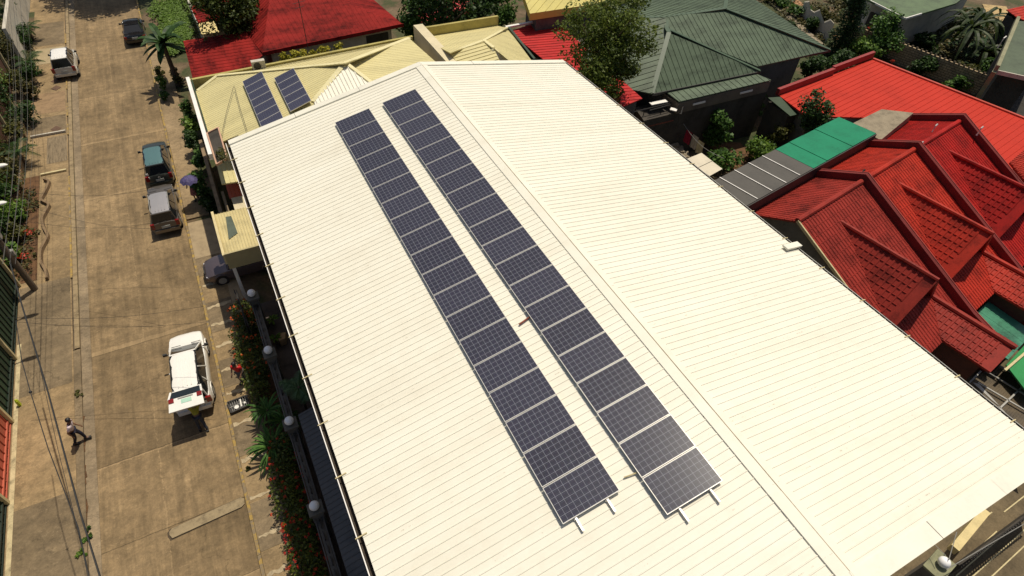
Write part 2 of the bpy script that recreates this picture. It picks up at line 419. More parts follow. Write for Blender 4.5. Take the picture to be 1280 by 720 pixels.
rust = plain('rusty floor', (.22, .06, .035), .8, .3, 1.2)
slabgrey = plain('old concrete slab roof', (.25, .205, .14), .9, .25, 1.6, bumps=.4)
cream_bar = plain('cream painted post', (.55, .46, .25), .7, .12, 4)
soil = plain('brown soil', (.12, .06, .025), .95, .4, 2.5, bumps=.8)
salmon = plain('salmon sheet', (.45, .10, .055), .7, .1, 2)
darkroof = plain('slate grey roofing', (.10, .098, .10), .6, .15, 1, spec=.4)
rubber = plain('tyre rubber', (.015, .015, .015), .85, .1, 5)
globe = plain('white glass globe', (.93, .93, .95), .3, .02, 2)
road_m = concrete_mat('road concrete', (.205, .146, .080), True)
walk_m = concrete_mat('sidewalk concrete', (.25, .178, .096), False, 13)
walk2_m = concrete_mat('driveway concrete', (.18, .135, .082), False, 29)
strip_m = concrete_mat('gutter concrete', (.235, .18, .115), False, 41)
kerb_m = plain('worn kerb concrete', (.27, .2, .11), .9, .25, 3, bumps=.4)
def worn_yellow():
    m, nt, b = newmat('worn yellow kerb paint'); v = wpos(nt)
    n = noise(nt, 3.5, 8, .75, v, .5); c = ramp(nt, n, [(.46, (.2, .15, .09)), (.54, (.33, .215, .055)), (.7, (.43, .285, .065))])
    nt.links.new(c, b.inputs['Base Color']); b.inputs['Roughness'].default_value = .85; MATS['yk'] = m; return m
yk = worn_yellow()
def ground_mat():
    m, nt, b = newmat('yard ground'); v = wpos(nt)
    n = noise(nt, .25, 7, .65, v, .5); n2 = noise(nt, 5, 5, .7, v)
    c = ramp(nt, n, [(.32, (.03, .045, .012)), (.46, (.055, .06, .02)), (.54, (.11, .075, .04)), (.68, (.17, .12, .07))])
    c = mix(nt, .5, c, ramp(nt, n2, [(.3, (.2, .2, .2)), (.7, (.8, .8, .8))]), 'OVERLAY')
    nt.links.new(c, b.inputs['Base Color']); b.inputs['Roughness'].default_value = .95; bump(nt, b, n2, .6, .05); return m
ground_m = ground_mat()
leaf_dk = leafmat('dark leaves', [(.008, .022, .004), (.022, .055, .009), (.05, .10, .015)])
leaf_mid = leafmat('mid green leaves', [(.015, .045, .006), (.045, .11, .014), (.10, .19, .03)])
leaf_br = leafmat('bright leaves', [(.03, .08, .01), (.09, .17, .02), (.18, .28, .04)])
leaf_dry = leafmat('dry leaves', [(.022, .024, .006), (.05, .055, .011), (.13, .105, .03)])
leaf_olive = leafmat('olive leaves', [(.022, .026, .005), (.055, .06, .010), (.12, .115, .018)], trans=.2)
leaf_tree = leafmat('olive brown leaves', [(.04, .065, .008), (.08, .12, .014), (.14, .18, .024)], trans=.35)
leaf_yel = leafmat('yellow green leaves', [(.10, .12, .01), (.28, .26, .02), (.5, .42, .04)])
flower_or = leafmat('orange blossoms', [(.42, .035, .008), (.62, .09, .01), (.7, .16, .02)], trans=.15)
flower_rd = leafmat('red blossoms', [(.28, .008, .008), (.42, .02, .010), (.5, .06, .01)], trans=.15)

# ------------------------------------------------------------------ setting: ground, street
def sheet(name, x0, y0, x1, y1, z, mat, nx=1, ny=1):
    mb = MB()
    for i in range(nx):
        for j in range(ny):
            a, b = x0+(x1-x0)*i/nx, x0+(x1-x0)*(i+1)/nx; c, d = y0+(y1-y0)*j/ny, y0+(y1-y0)*(j+1)/ny
            mb.add([(a, c, z), (b, c, z), (b, d, z), (a, d, z)], [(0, 1, 2, 3)])
    return struct(name, mb, mat)
sheet('ground', -1200, -1200, 1200, 1200, -.03, ground_m)
sheet('road', -9.05, -12, -3.78, 150, 0, road_m)
struct('gutter_strip', MB().box((-9.27, 69, -.008), (.43, 162, .03)), strip_m)
mb = MB(); y = 25.6
while y < 150:
    L = 2.4; mb.box((-9.62, y+L/2, .03), (.22, L-.02, .1+.01*rnd.random())); y += L
struct('kerb', mb, kerb_m)
mb = MB()
for a, b in ((62, 64), (53.5, 57.5), (49.2, 51.2), (31, 41.2), (46.5, 48.)):
    mb.box((-9.77, (a+b)/2, .065), (.09, b-a, .14))
struct('kerb', mb, yk)
struct('gutter_edge', MB().box((-9.64, 6.8, -.004), (.3, 37.4, .17)), walk2_m)
sheet('drain_channel', -9.82, 25.6, -9.71, 150, .02, plain('dusty drain', (.10, .07, .04), .9, .3, 3))
sheet('pavement', -12.6, -12, -9.8, 150, .07, walk_m)
sheet('path', -12.2, 23.5, -9.86, 31.2, .078, walk2_m)
# right kerb, painted, and sidewalk with ramps of mixed slabs
mb = MB(); y = -12.
while y < 150:
    L = rnd.uniform(1.4, 2.6); mb.box((-3.70+rnd.uniform(-.01, .01), y+L/2, .035), (.12, L-.015, .13+rnd.uniform(-.012, .012))); y += L
struct('kerb', mb, yk)
mb = MB(); y = 6.; alt = 0
mbs = [MB(), MB()]
while y < 29.:
    L = rnd.uniform(1.5, 2.3); mbs[alt % 2].box((-2.98, y+L/2, .0), (1.3, L-.06, .16+.012*(alt % 2))); y += L; alt += 1
struct('sidewalk', mbs[0], walk_m); struct('sidewalk', mbs[1], walk2_m)
mb = MB(); y = 33.6
struct('sidewalk', MB().box((-2.98, 31.2, .0), (1.3, 4.3, .15)), plain('pale paving', (.33, .25, .15), .9, .15, 3, bumps=.3))
struct('sidewalk', MB().box((-2.98, 46.5, -.005), (1.3, 25.5, .15)), concrete_mat('rough path', (.26, .19, .11), False, 57))
struct('sidewalk', MB().box((-2.98, 0, -.005), (1.3, 11.8, .15)), walk_m)
sheet('garden_bed', -2.34, 5, -1.3, 24.7, .05, soil)
struct('sidewalk', MB().box((-2.98, 17.5, .0), (1.29, 23.2, .145)), walk_m)
sheet('driveway', -2.34, 24.7, -1.75, 33.2, .085, plain('pale paving', (.33, .25, .15)))
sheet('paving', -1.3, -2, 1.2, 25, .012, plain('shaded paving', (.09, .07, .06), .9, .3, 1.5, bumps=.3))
# speed hump
mb = MB(); hp_ = [(-6.66, 13.98), (-6.58, 13.80), (-3.95, 13.93), (-3.82, 14.02), (-3.80, 14.25), (-3.92, 14.36), (-6.55, 14.22), (-6.66, 14.12)]
mb.prism([(x, y, .06) for x, y in hp_], .07); struct('road_hump', mb, plain('hump concrete', (.28, .215, .125), .9, .22, 4, bumps=.5))
struct('hump_edge', MB().prism([(-5.3+(x+5.24)*1.02, 14.08+(y-14.08)*1.16, .006) for x, y in hp_], .004), plain('dark outline', (.07, .05, .03), .95, .3, 3))  # dark outline laid a little wider than the hump
# pale mortar patches between sidewalk slabs, patched left pavement
mort = plain('pale mortar', (.42, .335, .21), .95, .22, 6, bumps=.5)
y = 6.3
while y < 29:
    n = 9; lo = []; hi = []
    for i in range(n+1):
        x = -3.58+1.2*i/n; lo.append((x, y-rnd.uniform(.03, .16), .098)); hi.append((x, y+rnd.uniform(.0, .15), .098))
    struct('mortar_patch', MB().prism(lo+hi[::-1], .02), mort); y += rnd.uniform(1.25, 2.1)
for (x0, y0, x1, y1, mt) in ((-11.05, 43.2, -9.86, 46.6, plain('grooved grey slab', (.2, .15, .09), .95, .3, 2, streak=(6, .7, 1), bumps=.6)), (-12.1, 46.9, -9.9, 49.6, walk2_m), (-12.2, 50.2, -9.9, 53.4, plain('tan tile', (.26, .17, .09), .9, .2, 2)), (-12.0, 58.6, -9.9, 61.6, plain('pale screed', (.33, .26, .15), .9, .15, 1.5)), (-12.2, 62.2, -9.9, 67, walk2_m), (-12.1, 12.5, -9.75, 17.6, walk2_m)):
    sheet('paving_slab', x0, y0, x1, y1, .079, mt)
for (px, py) in ((70, 161), (70, 101), (70, 110)):
    p = P(px, py, .09); w_, h_ = .36, .42; mb = MB(); mb.prism([(p.x-w_, p.y, .094), (p.x, p.y-h_, .094), (p.x+w_, p.y, .094), (p.x, p.y+h_, .094)], .008); struct('paving_inlay', mb, plain('brown tile', (.11, .06, .035), .8, .2, 4))
MB().bar((-12.0, 47.0, .16), (-9.9, 47.0, .16), .12, .14).build('planter_edge', white_old, label='short pale kerb across the left pavement by the round bush', cat='kerb')
MB().bar((-11.35, 41.95, .14), (-9.9, 41.95, .14), .14, .12).build('planter_edge', cream_bar, label='short cream kerb closing the far end of the winding bed', cat='kerb')

# ------------------------------------------------------------------ white roofed building
YT, YB, XR, ZR, S1, S2 = 25.49, .02, 8.97, 11.46, .223, .161
XE = .05; XE2 = lambda y: 16.87+.034*(YT-y)
zl = lambda x: ZR-S1*(XR-x); zr_ = lambda x: ZR-S2*(x-XR)
bld = thing('white_building', 'long building under a huge cream white ribbed gable roof carrying two rows of solar panels', 'building', (8.5, 12.7, 0))
MB().walls([(.75, .5), (16.0, .5), (16.0, 25.1), (.75, 25.1)], 0, 9.3).build('wall', cream_wall, bld)
gm = MB(); gm.add([(.75, 25.1, 9.3), (16., 25.1, 9.3), (8.97, 25.1, 11.2), (.75, 24.9, 9.3), (16., 24.9, 9.3), (8.97, 24.9, 11.2)], [(0, 2, 1), (3, 4, 5), (0, 3, 5, 2), (1, 2, 5, 4)])
gm.add([(.75, .5, 9.3), (16., .5, 9.3), (8.97, .5, 11.2)], [(0, 1, 2)]); gm.build('gable', cream_wall, bld)
LP = [V(XE, YB, zl(XE)), V(XR, YB, ZR), V(XR, YT, ZR), V(XE, YT, zl(XE))]
RP = [V(XR, YB, ZR), V(XE2(YB), YB, zr_(XE2(YB))), V(XE2(YT), YT, zr_(XE2(YT))), V(XR, YT, ZR)]
mb = MB(); mb.prism(LP, .05); rf = mb.build('roof_slope', white_roof, bld)
mb = MB(); mb.ribs(LP, (1, 0, .2), .22, .042, .016, off=.1); mb.build('ribs', white_roof, rf)
mb = MB(); mb.prism(RP, .05); rf2 = mb.build('roof_slope', white_roof, bld)
mb = MB(); mb.ribs(RP, (1, 0, -.16), .22, .042, .017, off=.1); mb.build('ribs', white_roof, rf2)
mb = MB()
for y in np.arange(YB, YT, 2.4):
    y2 = min(y+2.42, YT+.03); w = .27; e = .012*rnd.random()
    for sg, s_ in ((-1, S1), (1, S2)):
        mb.add([(XR, y, ZR+.035+e), (XR+sg*w, y, ZR+.035-s_*w+e), (XR+sg*w, y2, ZR+.035-s_*w+e), (XR, y2, ZR+.035+e)], [(0, 1, 2, 3)])
        mb.add([(XR+sg*w, y, ZR+.035-s_*w+e), (XR+sg*w, y, ZR-.0-s_*w), (XR+sg*w, y2, ZR-.0-s_*w), (XR+sg*w, y2, ZR+.035-s_*w+e)], [(0, 1, 2, 3)])
rcap = mb.build('ridge_cap', white_roof, bld)
MB().bar((XR+.035, YB, ZR+.041), (XR+.035, YT, ZR+.041), .014, .016).build('cap_seam', plain('dirty seam', (.36, .30, .2), .9, .3, 2), rcap)
# barge flashings at both gable ends
for yy, sg in ((YT, 1), (YB, -1)):
    mb = MB()
    for a, b in ((V(XE-.02, yy, zl(XE)), V(XR, yy, ZR)), (V(XR, yy, ZR), V(XE2(yy)+.02, yy, zr_(XE2(yy))))):
        n_ = max(3, int((b-a).length/2.6))
        for i in range(n_):
            p, q = a.lerp(b, i/n_), a.lerp(b, (i+.995)/n_)
            up = V(0, 0, .055+.006*(i % 2)); wi = V(0, -sg*(.3 if sg > 0 else .42), 0); dn = V(0, 0, -.24)
            out = V(0, sg*.03, 0)
            mb.add([p+up+out, q+up+out, q+up+wi, p+up+wi], [(0, 1, 2, 3)]); mb.add([p+up+out, p+dn+out, q+dn+out, q+up+out], [(0, 1, 2, 3)])
            mb.add([p+up+wi, q+up+wi, q+wi-V(0, 0, .02), p+wi-V(0, 0, .02)], [(0, 1, 2, 3)])
    mb.build('barge_flashing', white_cap, bld)
# gutters
for side in (0, 1):
    mb = MB(); ys = [YB, YT]
    def gx(y, off): return (XE-off) if side == 0 else (XE2(y)+off)
    ze = (lambda y: zl(XE)) if side == 0 else (lambda y: zr_(XE2(y)))
    for (o1, z1), (o2, z2) in (((-.06, -.1), (-.06, -.26)), ((-.06, -.26), (.125, -.26)), ((.125, -.26), (.125, -.06))):
        mb.add([(gx(YB, o1), YB, ze(YB)+z1), (gx(YT, o1), YT, ze(YT)+z1), (gx(YT, o2), YT, ze(YT)+z2), (gx(YB, o2), YB, ze(YB)+z2)], [(0, 1, 2, 3)])
    g = mb.build('gutter', gutter_dark, bld)
    mb = MB(); mb.bar((gx(YB, .137), YB, ze(YB)-.05), (gx(YT, .137), YT, ze(YT)-.05), .026, .03); mb.build('gutter_lip', white_paint if side == 0 else steel, g)
    mb = MB()
    y = 1.3
    while y < 25:
        br = MB(); br.bar((gx(y, -.12), y, ze(y)+.05), (gx(y, .18), y, ze(y)-.02), .03, .018); br.build('gutter_bracket', cream_bar, g); y += 1.75
# raised metal flashing on right eave
mb = MB(); f0 = P(990, 308, zr_(17.0)+.06); mb.box((f0.x, f0.y, zr_(16.8)+.055), (.8, .26, .07), ry=R(9)); mb.build('flashing', white_cap, bld)

# ------------------------------------------------------------------ solar panels
def cell_mat(name, c0, line, sx, sy, lw):
    m, nt, b = newmat(name); v = opos(nt); s = nt.nodes.new('ShaderNodeSeparateXYZ'); nt.links.new(v, s.inputs[0])
    g = nt.nodes.new('ShaderNodeNewGeometry')
    def grid(x, st, w): return math_(nt, 'LESS_THAN', math_(nt, 'ABSOLUTE', math_(nt, 'SUBTRACT', math_(nt, 'FRACT', math_(nt, 'ADD', math_(nt, 'DIVIDE', x, st), .5)), .5)), w/st/2)
    gx_, gy_ = grid(s.outputs[0], sx, lw), grid(s.outputs[1], sy, lw)
    # bus bars along the panel, faint
    bx = grid(math_(nt, 'ADD', s.outputs[1], sy*.25), sy/2, lw*.35)
    f = math_(nt, 'MAXIMUM', gx_, gy_)
    oi = nt.nodes.new('ShaderNodeObjectInfo')
    base = mix(nt, math_(nt, 'ADD', math_(nt, 'MULTIPLY', noise(nt, 1.3, 3, .5, v), .5), math_(nt, 'MULTIPLY', oi.outputs['Random'], .4)), tuple(x*.75 for x in c0), tuple(x*1.35 for x in c0))
    vor = nt.nodes.new('ShaderNodeTexVoronoi'); vor.inputs['Scale'].default_value = 22; nt.links.new(v, vor.inputs['Vector'])
    base = mix(nt, .25, base, mix(nt, .6, tuple(x*.8 for x in c0), vor.outputs['Color'], 'MULTIPLY'))
    c = mix(nt, math_(nt, 'MULTIPLY', bx, .3), base, line); c = mix(nt, math_(nt, 'MULTIPLY', f, .85), c, line)
    nt.links.new(c, b.inputs['Base Color']); b.inputs['Roughness'].default_value = .25; b.inputs['Specular IOR Level'].default_value = .28
    MATS[name] = m; return m
cellA = cell_mat('dark violet solar cells', (.040, .040, .062), (.26, .27, .32), .157, .157, .0075)
cellB = cell_mat('blue solar cells', (.055, .055, .09), (.17, .17, .20), .13, .26, .004)
def make_panel(L, W, cm, fr=.014):
    t = thing('solar_panel', 'x', 'solar panel')
    mb = MB()
    for c, d in (((0, W/2-fr/2, 0), (L, fr, .04)), ((0, -W/2+fr/2, 0), (L, fr, .04)), ((L/2-fr/2, 0, 0), (fr, W-2*fr, .04)), ((-L/2+fr/2, 0, 0), (fr, W-2*fr, .04))): mb.box(c, d)
    mb.build('frame', alu, t, local=True)
    MB().box((0, 0, .006), (L-2*fr, W-2*fr, .012)).build('cells', cm, t, local=True)
    MB().box((0, 0, -.004), (L-2*fr-.01, W-2*fr-.01, .006)).build('backsheet', white_paint, t, local=True)
    return t
ORD = ['first', 'second', 'third', 'fourth', 'fifth', 'sixth', 'seventh', 'eighth', 'ninth', 'tenth', 'eleventh', 'twelfth', 'thirteenth', 'fourteenth', 'fifteenth', 'sixteenth', 'seventeenth', 'eighteenth', 'nineteenth', 'twentieth']
protoA = make_panel(1.575, .988, cellA); first = True
ang = math.atan(S1)
for nm, x0, y0, cnt in (('left', 4.317, 23.462, 19), ('right', 6.459, 23.450, 20)):
    xc = x0+1.569/2*math.cos(ang)
    for i in range(cnt):
        o = protoA if first else copy_tree(protoA); first = False
        o.location = (xc, y0-1.01*(i+.5), zl(xc)+.125); o.rotation_euler = (0, -ang, 0)
        o['label'] = '%s solar panel from the far end, %s row on the white roof' % (ORD[i], nm); o['group'] = 'solar panels on the white roof'
    for k, fx in enumerate((.22, .78)):
        x = x0+1.53*fx; rl = MB(); rl.bar((x, y0+.02, zl(x)+.075), (x, y0-1.01*cnt-.34, zl(x)+.075), .05, .045)
        for yy in np.arange(y0-1, y0-1.01*cnt, -2.02): rl.box((x, yy, zl(x)+.03), (.09, .07, .07), ry=-ang)
        rl.build('mounting_rail', alu, label='aluminium mounting rail under the %s edge of the %s solar row' % (('left', 'right')[k], nm), cat='rail', group='rails under the solar rows')
for a, b, lab, r_ in (((648, 417), (664, 408), 'short rusty conduit crossing the gap midway between the two solar rows', .03), ((776, 607), (802, 600), 'thin pale conduit crossing the gap near the close ends of the solar rows', .018)):
    z0 = 10.45; p = P(*a, z0); q = P(*b, z0); p.z = zl(p.x)+.06; q.z = zl(q.x)+.06
    MB().tube([p, q], r_, 6).build('conduit', rust if r_ > .02 else cream_bar, label=lab, cat='conduit')

# ------------------------------------------------------------------ generic house helpers
def planar(pts):
    pts = [Vector(p) for p in pts]
    A = np.array([[p.x, p.y, 1] for p in pts]); z = np.array([p.z for p in pts]); c, *_ = np.linalg.lstsq(A, z, rcond=None)
    out = []
    for p in pts:                    # slide each corner a little so that the sheet is flat
        d = p-V(0, 0, CAMZ); k = CAMZ*0+(c[0]*0+c[1]*0+c[2]-CAMZ)/(d.z-c[0]*d.x-c[1]*d.y); out.append(V(0, 0, CAMZ)+d*k)
    return out
def roofpart(parent, pts, mat, rib=None, sp=.3, th=.07, name='roof', w=.04, h=.03, label=None, capm=None):
    pts = planar(pts)
    mb = MB(); mb.prism(pts, th); o = mb.build(name, mat, parent, label=label)
    if rib is not None:
        mb = MB(); mb.ribs(pts, rib, sp, w, h, off=sp*.4); mb.build('ribs', mat, o)
    return o
def cap(mb, a, b, w=.22, h=.06): mb.bar(Vector(a)+V(0, 0, .03), Vector(b)+V(0, 0, .03), w, h)

# ---- yellow twin house beyond the white roof
yh = thing('yellow_house', 'yellow ribbed hip roof house behind the white roof with two small solar arrays', 'house', (6, 32, 0))
MB().walls([(2.6, 26.4), (13.4, 26.4), (13.4, 38.8), (-.3, 38.8), (-.3, 31.7), (.9, 31.5)], 0, 5.7).build('wall', cream_wall, yh)
Wn = lambda px, py: None
def onplane(px, py, f):            # f(x,y)->z, fixed point
    z = 7.
    for _ in range(30): p = P(px, py, z); z = .5*z+.5*f(p.x, p.y)
    return P(px, py, z)
fw = lambda x, y: 5.9+.30*(x+.8)
aA = P(247, 114, 5.9); aB = onplane(272, 95, fw); ap = onplane(432, 79, fw); sw = onplane(392, 128, fw)
west = [V(-.85, 31.5, 5.88), V(.6, 31.3, fw(.6, 0)), V(2.4, 26.4, fw(2.4, 0)), V(3.6, 26.2, fw(3.6, 0)), sw, ap, aB, V(-.85, aA.y, 5.88)]
roofpart(yh, west, yellow_roof, (1, 0, .3), .2, w=.03, h=.012, label='yellow roof slope facing the street')
nr = P(512, 48, 7.1)
roofpart(yh, [aB+V(0, 0, -.01), ap+V(0, 0, -.01), nr, V(nr.x, 39.0, 6.2), V(aB.x-.4, 39.0, 5.85)], yellow_roof, (0, 1, 0), .2, w=.03, h=.011)
roofpart(yh, [ap+V(.05, -.03, 0), V(nr.x, nr.y-.05, nr.z-.01), V(13.5, 27.2, 7.2), V(9.3, 26.6, 6.6)], yellow_roof, (1, .1, 0), .2, w=.03, h=.011)
roofpart(yh, [sw+V(.03, -.03, .01), ap+V(.02, -.06, .05), V(9.9, 27.3, 6.9), V(4.5, 26.8, 6.7)], white_cap, (0, 1, 0), .22, w=.09, h=.05, name='white_roof_slope', label='bright ribbed triangular roof slope')
mb = MB(); cap(mb, aB, ap); cap(mb, ap, nr, .3); cap(mb, sw, ap, .3, .08); cap(mb, ap, V(9.9, 27.3, 6.9), .22, .08); cap(mb, aA, aB); mb.build('ridge_cap', yellow_cap, yh)
pz = 7.0
mb = MB(); a, b = V(-.85, 39.15, 6.9), V(13.6, 39.3, 7.2)
mb.prism([(-.95, 39.0, 6.05), (13.4, 39.0, 6.5), (13.4, 39.2, 6.5), (-.95, 39.2, 6.05)], 6.05); mb.build('parapet', yellow_wall, yh)
# street side parapet gutter
mb = MB(); pa, pb = P(233, 98, 6.2), P(277, 222, 6.2)
mb.bar((-.98, 30.2, 6.05), (-.98, 39.1, 6.05), .2, .35); mb.build('fascia', white_paint, yh, label='white fascia along the street eave')
mb = MB(); mb.bar((-.8, 31.2, 6.1), (-.8, 39., 6.1), .06, .05); mb.build('gutter', green_dk, yh)
mb = MB()
for (a, b) in (((275, 124), (290, 120)), ): pass
mb.tube([P(275, 178, fw(.3, 0)+.05), P(283, 140, fw(1., 0)+.04), P(292, 108, fw(2., 0)+.04)], .012, 4)
mb.tube([P(309, 164, fw(1.6, 0)+.05), P(300, 135, fw(1.8, 0)+.04), P(293, 108, fw(2., 0)+.04)], .012, 4)
mb.build('roof_wire', dark_metal, yh)
# light well with balcony and annex roof beside the street eave
bx = thing('street_annex', 'small stepped annex with pale yellow roofs, salmon sheet and window grille beside the white roof', 'annex', (-.6, 29, 0))
MB().walls([(-.75, 28.45), (.6, 28.45), (.6, 31.3), (-.75, 31.3)], 0, 3.2).build('wall', cream_wall, bx)
q = [P(270, 203, 4.6), P(299, 199, 4.6), P(303, 226, 4.4), P(277, 230, 4.4)]
roofpart(bx, q, yellow_roof, (0, 1, 0), .25)
q = [P(282, 231, 3.5), P(306, 226, 3.5), P(310, 243, 3.2), P(287, 248, 3.2)]
roofpart(bx, q, salmon, (0, 1, 0), .2, name='awning')
mb = MB()
for i in range(8):
    p = P(288+i*3, 248-i*.6, 3.1); mb.bar(p, p-V(0, 0, 1.3), .03, .03)
for z in (3.0, 2.4, 1.8): mb.bar(P(287, 248, 3.1)*1+V(0, 0, z-3.1), P(311, 243, 3.1)+V(0, 0, z-3.1), .03, .03)
mb.build('window_grille', dark_metal, bx)
mb = MB(); mb.box((-1.1, 29.4, 1.6), (.14, 3.6, 3.2)); mb.build('side_wall', plain('taupe wall', (.20, .15, .09), .9, .15, 2), bx)
lw = thing('light_well', 'planted light well with pink rim cut into the yellow roof', 'light well', P(272, 185, 6.0))
mb = MB(); k = [P(259, 167, 6.25), P(273, 160, 6.4), P(284, 198, 6.4), P(271, 206, 6.25)]
for a, b in zip(k, k[1:]+k[:1]): mb.bar(a, b, .07, .12)
mb.build('rim', plain('pink rim', (.5, .3, .2), .7, .1, 2), lw)
MB().prism([p-V(0, 0, .02) for p in k], .05).build('floor', dark_wall, lw)
mb = MB(); leafcloud(mb, [(*(k[2].lerp(k[3], .5)+V(.1, .5, .1)), .3, .7, .15)], 260, .12); mb.build('foliage', leaf_olive, lw)
# small solar arrays
protoB = make_panel(1.30, .80, cellB, .018); first = True
for nm, xc, y0, cnt, z0 in (('left', 0, 0, 7, 0), ('right', 0, 0, 5, 0)):
    if nm == 'right': A0 = P(366.9, 85, 7.75); A1 = P(342.9, 98.1, 7.35)
    else: A0 = P(326.9, 89, 7.3); A1 = P(303.4, 102.5, 6.9)
    E1 = P(389.4, 125.6, 7.75) if nm == 'right' else P(349.7, 138.7, 7.3)
    n0 = 5 if nm == 'right' else 6
    pitch = (A0.y-E1.y)/n0; c = (A0+A1)/2; tl = math.atan2(A0.z-A1.z, A0.x-A1.x); Lw = (A0-A1).length
    for i in range(cnt):
        o = protoB if first else copy_tree(protoB); first = False
        o.location = (c.x, (A0.y+A1.y)/2-pitch*(i+.5), c.z); o.rotation_euler = (0, -tl, 0); o.scale = (Lw/1.30, pitch/.815, 1)
        o['label'] = '%s small bluish panel from the far end of the %s array on yellow roof' % (ORD[i], nm); o['group'] = 'small solar panels on the yellow roof'
    for k2, fx in enumerate((.12, .88)):
        p = A1.lerp(A0, fx); q0 = V(p.x, p.y-.1, p.z-.06)
        mb = MB(); mb.bar(q0, q0-V(0, pitch*cnt-.2, 0), .04, .04)
        for yy in (0.3, pitch*cnt/2, pitch*cnt-.4): mb.bar(q0-V(0, yy, 0), V(q0.x, q0.y-yy, fw(q0.x, 0)-.05), .035, .035)
        mb.build('panel_rail', steel, label='steel rail on short posts under the %s side of the %s small array' % (('low', 'high')[k2], nm), cat='rail', group='rails under the small arrays')

# second half of the twin house
y2 = thing('yellow_house', 'right half of the yellow hip roofed twin house beyond a raised firewall', 'house', (17, 33, 0))
MB().walls([(14.0, 26.3), (19.2, 26.3), (19.2, 38.8), (14.0, 38.8)], 0, 5.7).build('wall', cream_wall, y2)
Z0 = 6.1
je = P(605, 51, 7.7); jn = P(617, 60, 7.7)
c1 = P(620, 25, Z0); c2 = P(634, 35, 6.3)
yn = 38.9
roofpart(y2, [V(14.0, yn, 6.4), V(19.6, yn, 6.4), c2, je, V(14.05, je.y-.2, 7.4)], yellow_roof, (0, 1, 0), .2, w=.03, h=.011)
roofpart(y2, [V(14.05, je.y-.25, 7.38), je+V(0, -.02, -.01), jn, V(15.6, 26.4, 6.5), V(14.05, 26.4, 6.5)], yellow_roof, (1, 0, 0), .33, w=.05, h=.04)
roofpart(y2, [je+V(.03, 0, -.02), c2+V(0, -.03, 0), P(664, 75, 6.0), V(18.6, 26.4, 6.2), jn+V(.04, 0, -.02)], yellow_roof, (1, 0, 0), .2, w=.03, h=.011)
roofpart(y2, [jn+V(0, -.05, .05), P(634, 76, 6.9), P(606, 80, 6.9)], white_cap, (0, 1, 0), .3, w=.1, h=.06, name='white_roof_slope')
mb = MB(); cap(mb, V(14.1, je.y-.2, 7.4), je); cap(mb, je, c2); cap(mb, je, jn); cap(mb, jn, P(606, 80, 6.9)); cap(mb, jn, P(634, 76, 6.9)); mb.build('ridge_cap', yellow_cap, y2)
mb = MB(); mb.walls([(14.12, 39.0), (19.9, 39.0), (19.9, 39.2), (14.12, 39.2)], 0, 6.95); mb.build('parapet', yellow_wall, y2)
mb = MB(); mb.bar(c2+V(.12, 0, 0), P(666, 75, 6.0)+V(.12, 0, 0), .16, .18); mb.build('gutter', green_dk, y2)
# firewall between the halves
fa, fb = P(521, 41, 8.3), P(556, 82, 8.3)
mb = MB(); mb.walls([(13.45, 26.0), (14.1, 26.0), (14.1, 38.9), (13.45, 38.9)], 0, 7.3)
mb.build('fire_wall', cream_wall, label='raised cream firewall between the two yellow roofs', cat='wall')
# potted shrub poking up over the white gable
bush('dark leafy shrub rising behind the far edge of the white roof', P(638, 76, 8.6)-V(0, 0, 1.6), (.9, .6, 1.1), 420, .22, leaf_dk)
bush('small dark shrub tip at the far edge of the white roof by the green gutter', P(671, 76, 8.4)-V(0, 0, 1.2), (.5, .4, .75), 200, .2, leaf_dk)
# row of yellow potted plants along the parapet and AC unit
for i, (px, py) in enumerate(((352, 66), (360, 71), (368, 68), (380, 67), (393, 62), (405, 58), (424, 54))):
    p = P(px, py, 6.6); bush(['bushy yellow green potted plant nearest the air conditioner', 'low yellow green plant second from the air conditioner', 'thin yellow green plant third from the air conditioner', 'sparse yellow green plant in the middle of the parapet row', 'small yellow green plant left of the tall one on the parapet', 'bright yellow green plant near the right of the parapet row', 'last small yellow green plant at the right end of the parapet row'][i], (p.x, 39.75, 5.75), (.5, .35, .55), 170, .2, leaf_yel, 'plants along the yellow parapet', name='potted_plant', cat='plant', k=5)
struct_pl = MB().walls([(4.5, 39.35), (12., 39.35), (12., 40.1), (4.5, 40.1)], 0, 5.75).build('planter_ledge', grey_wall, label='long ledge behind the yellow parapet holding potted plants', cat='ledge')
ac = thing('air_conditioner', 'white outdoor air conditioner unit on the far edge of the yellow roof', 'air conditioner', P(323, 80, 6.7))
a0 = V(P(323, 83, 6.1).x, 38.8, 6.1)
MB().box(a0+V(0, 0, .3), (.8, .32, .56)).build('casing', white_old, ac)
mb = MB(); mb.cyl(a0+V(-.1, -.17, .3), .22, .03, 20, 'Y'); mb.build('fan_grille', dark_metal, ac)
mb = MB(); mb.box(a0+V(0, 0, -.03), (.75, .36, .1)); mb.build('base', dark_metal, ac)
MB().walls([(a0.x-.7, 39.25), (a0.x+.8, 39.25), (a0.x+.8, 39.8), (a0.x-.7, 39.8)], 0, 5.6).build('plinth', grey_wall, label='grey plinth behind the air conditioner', cat='plinth')

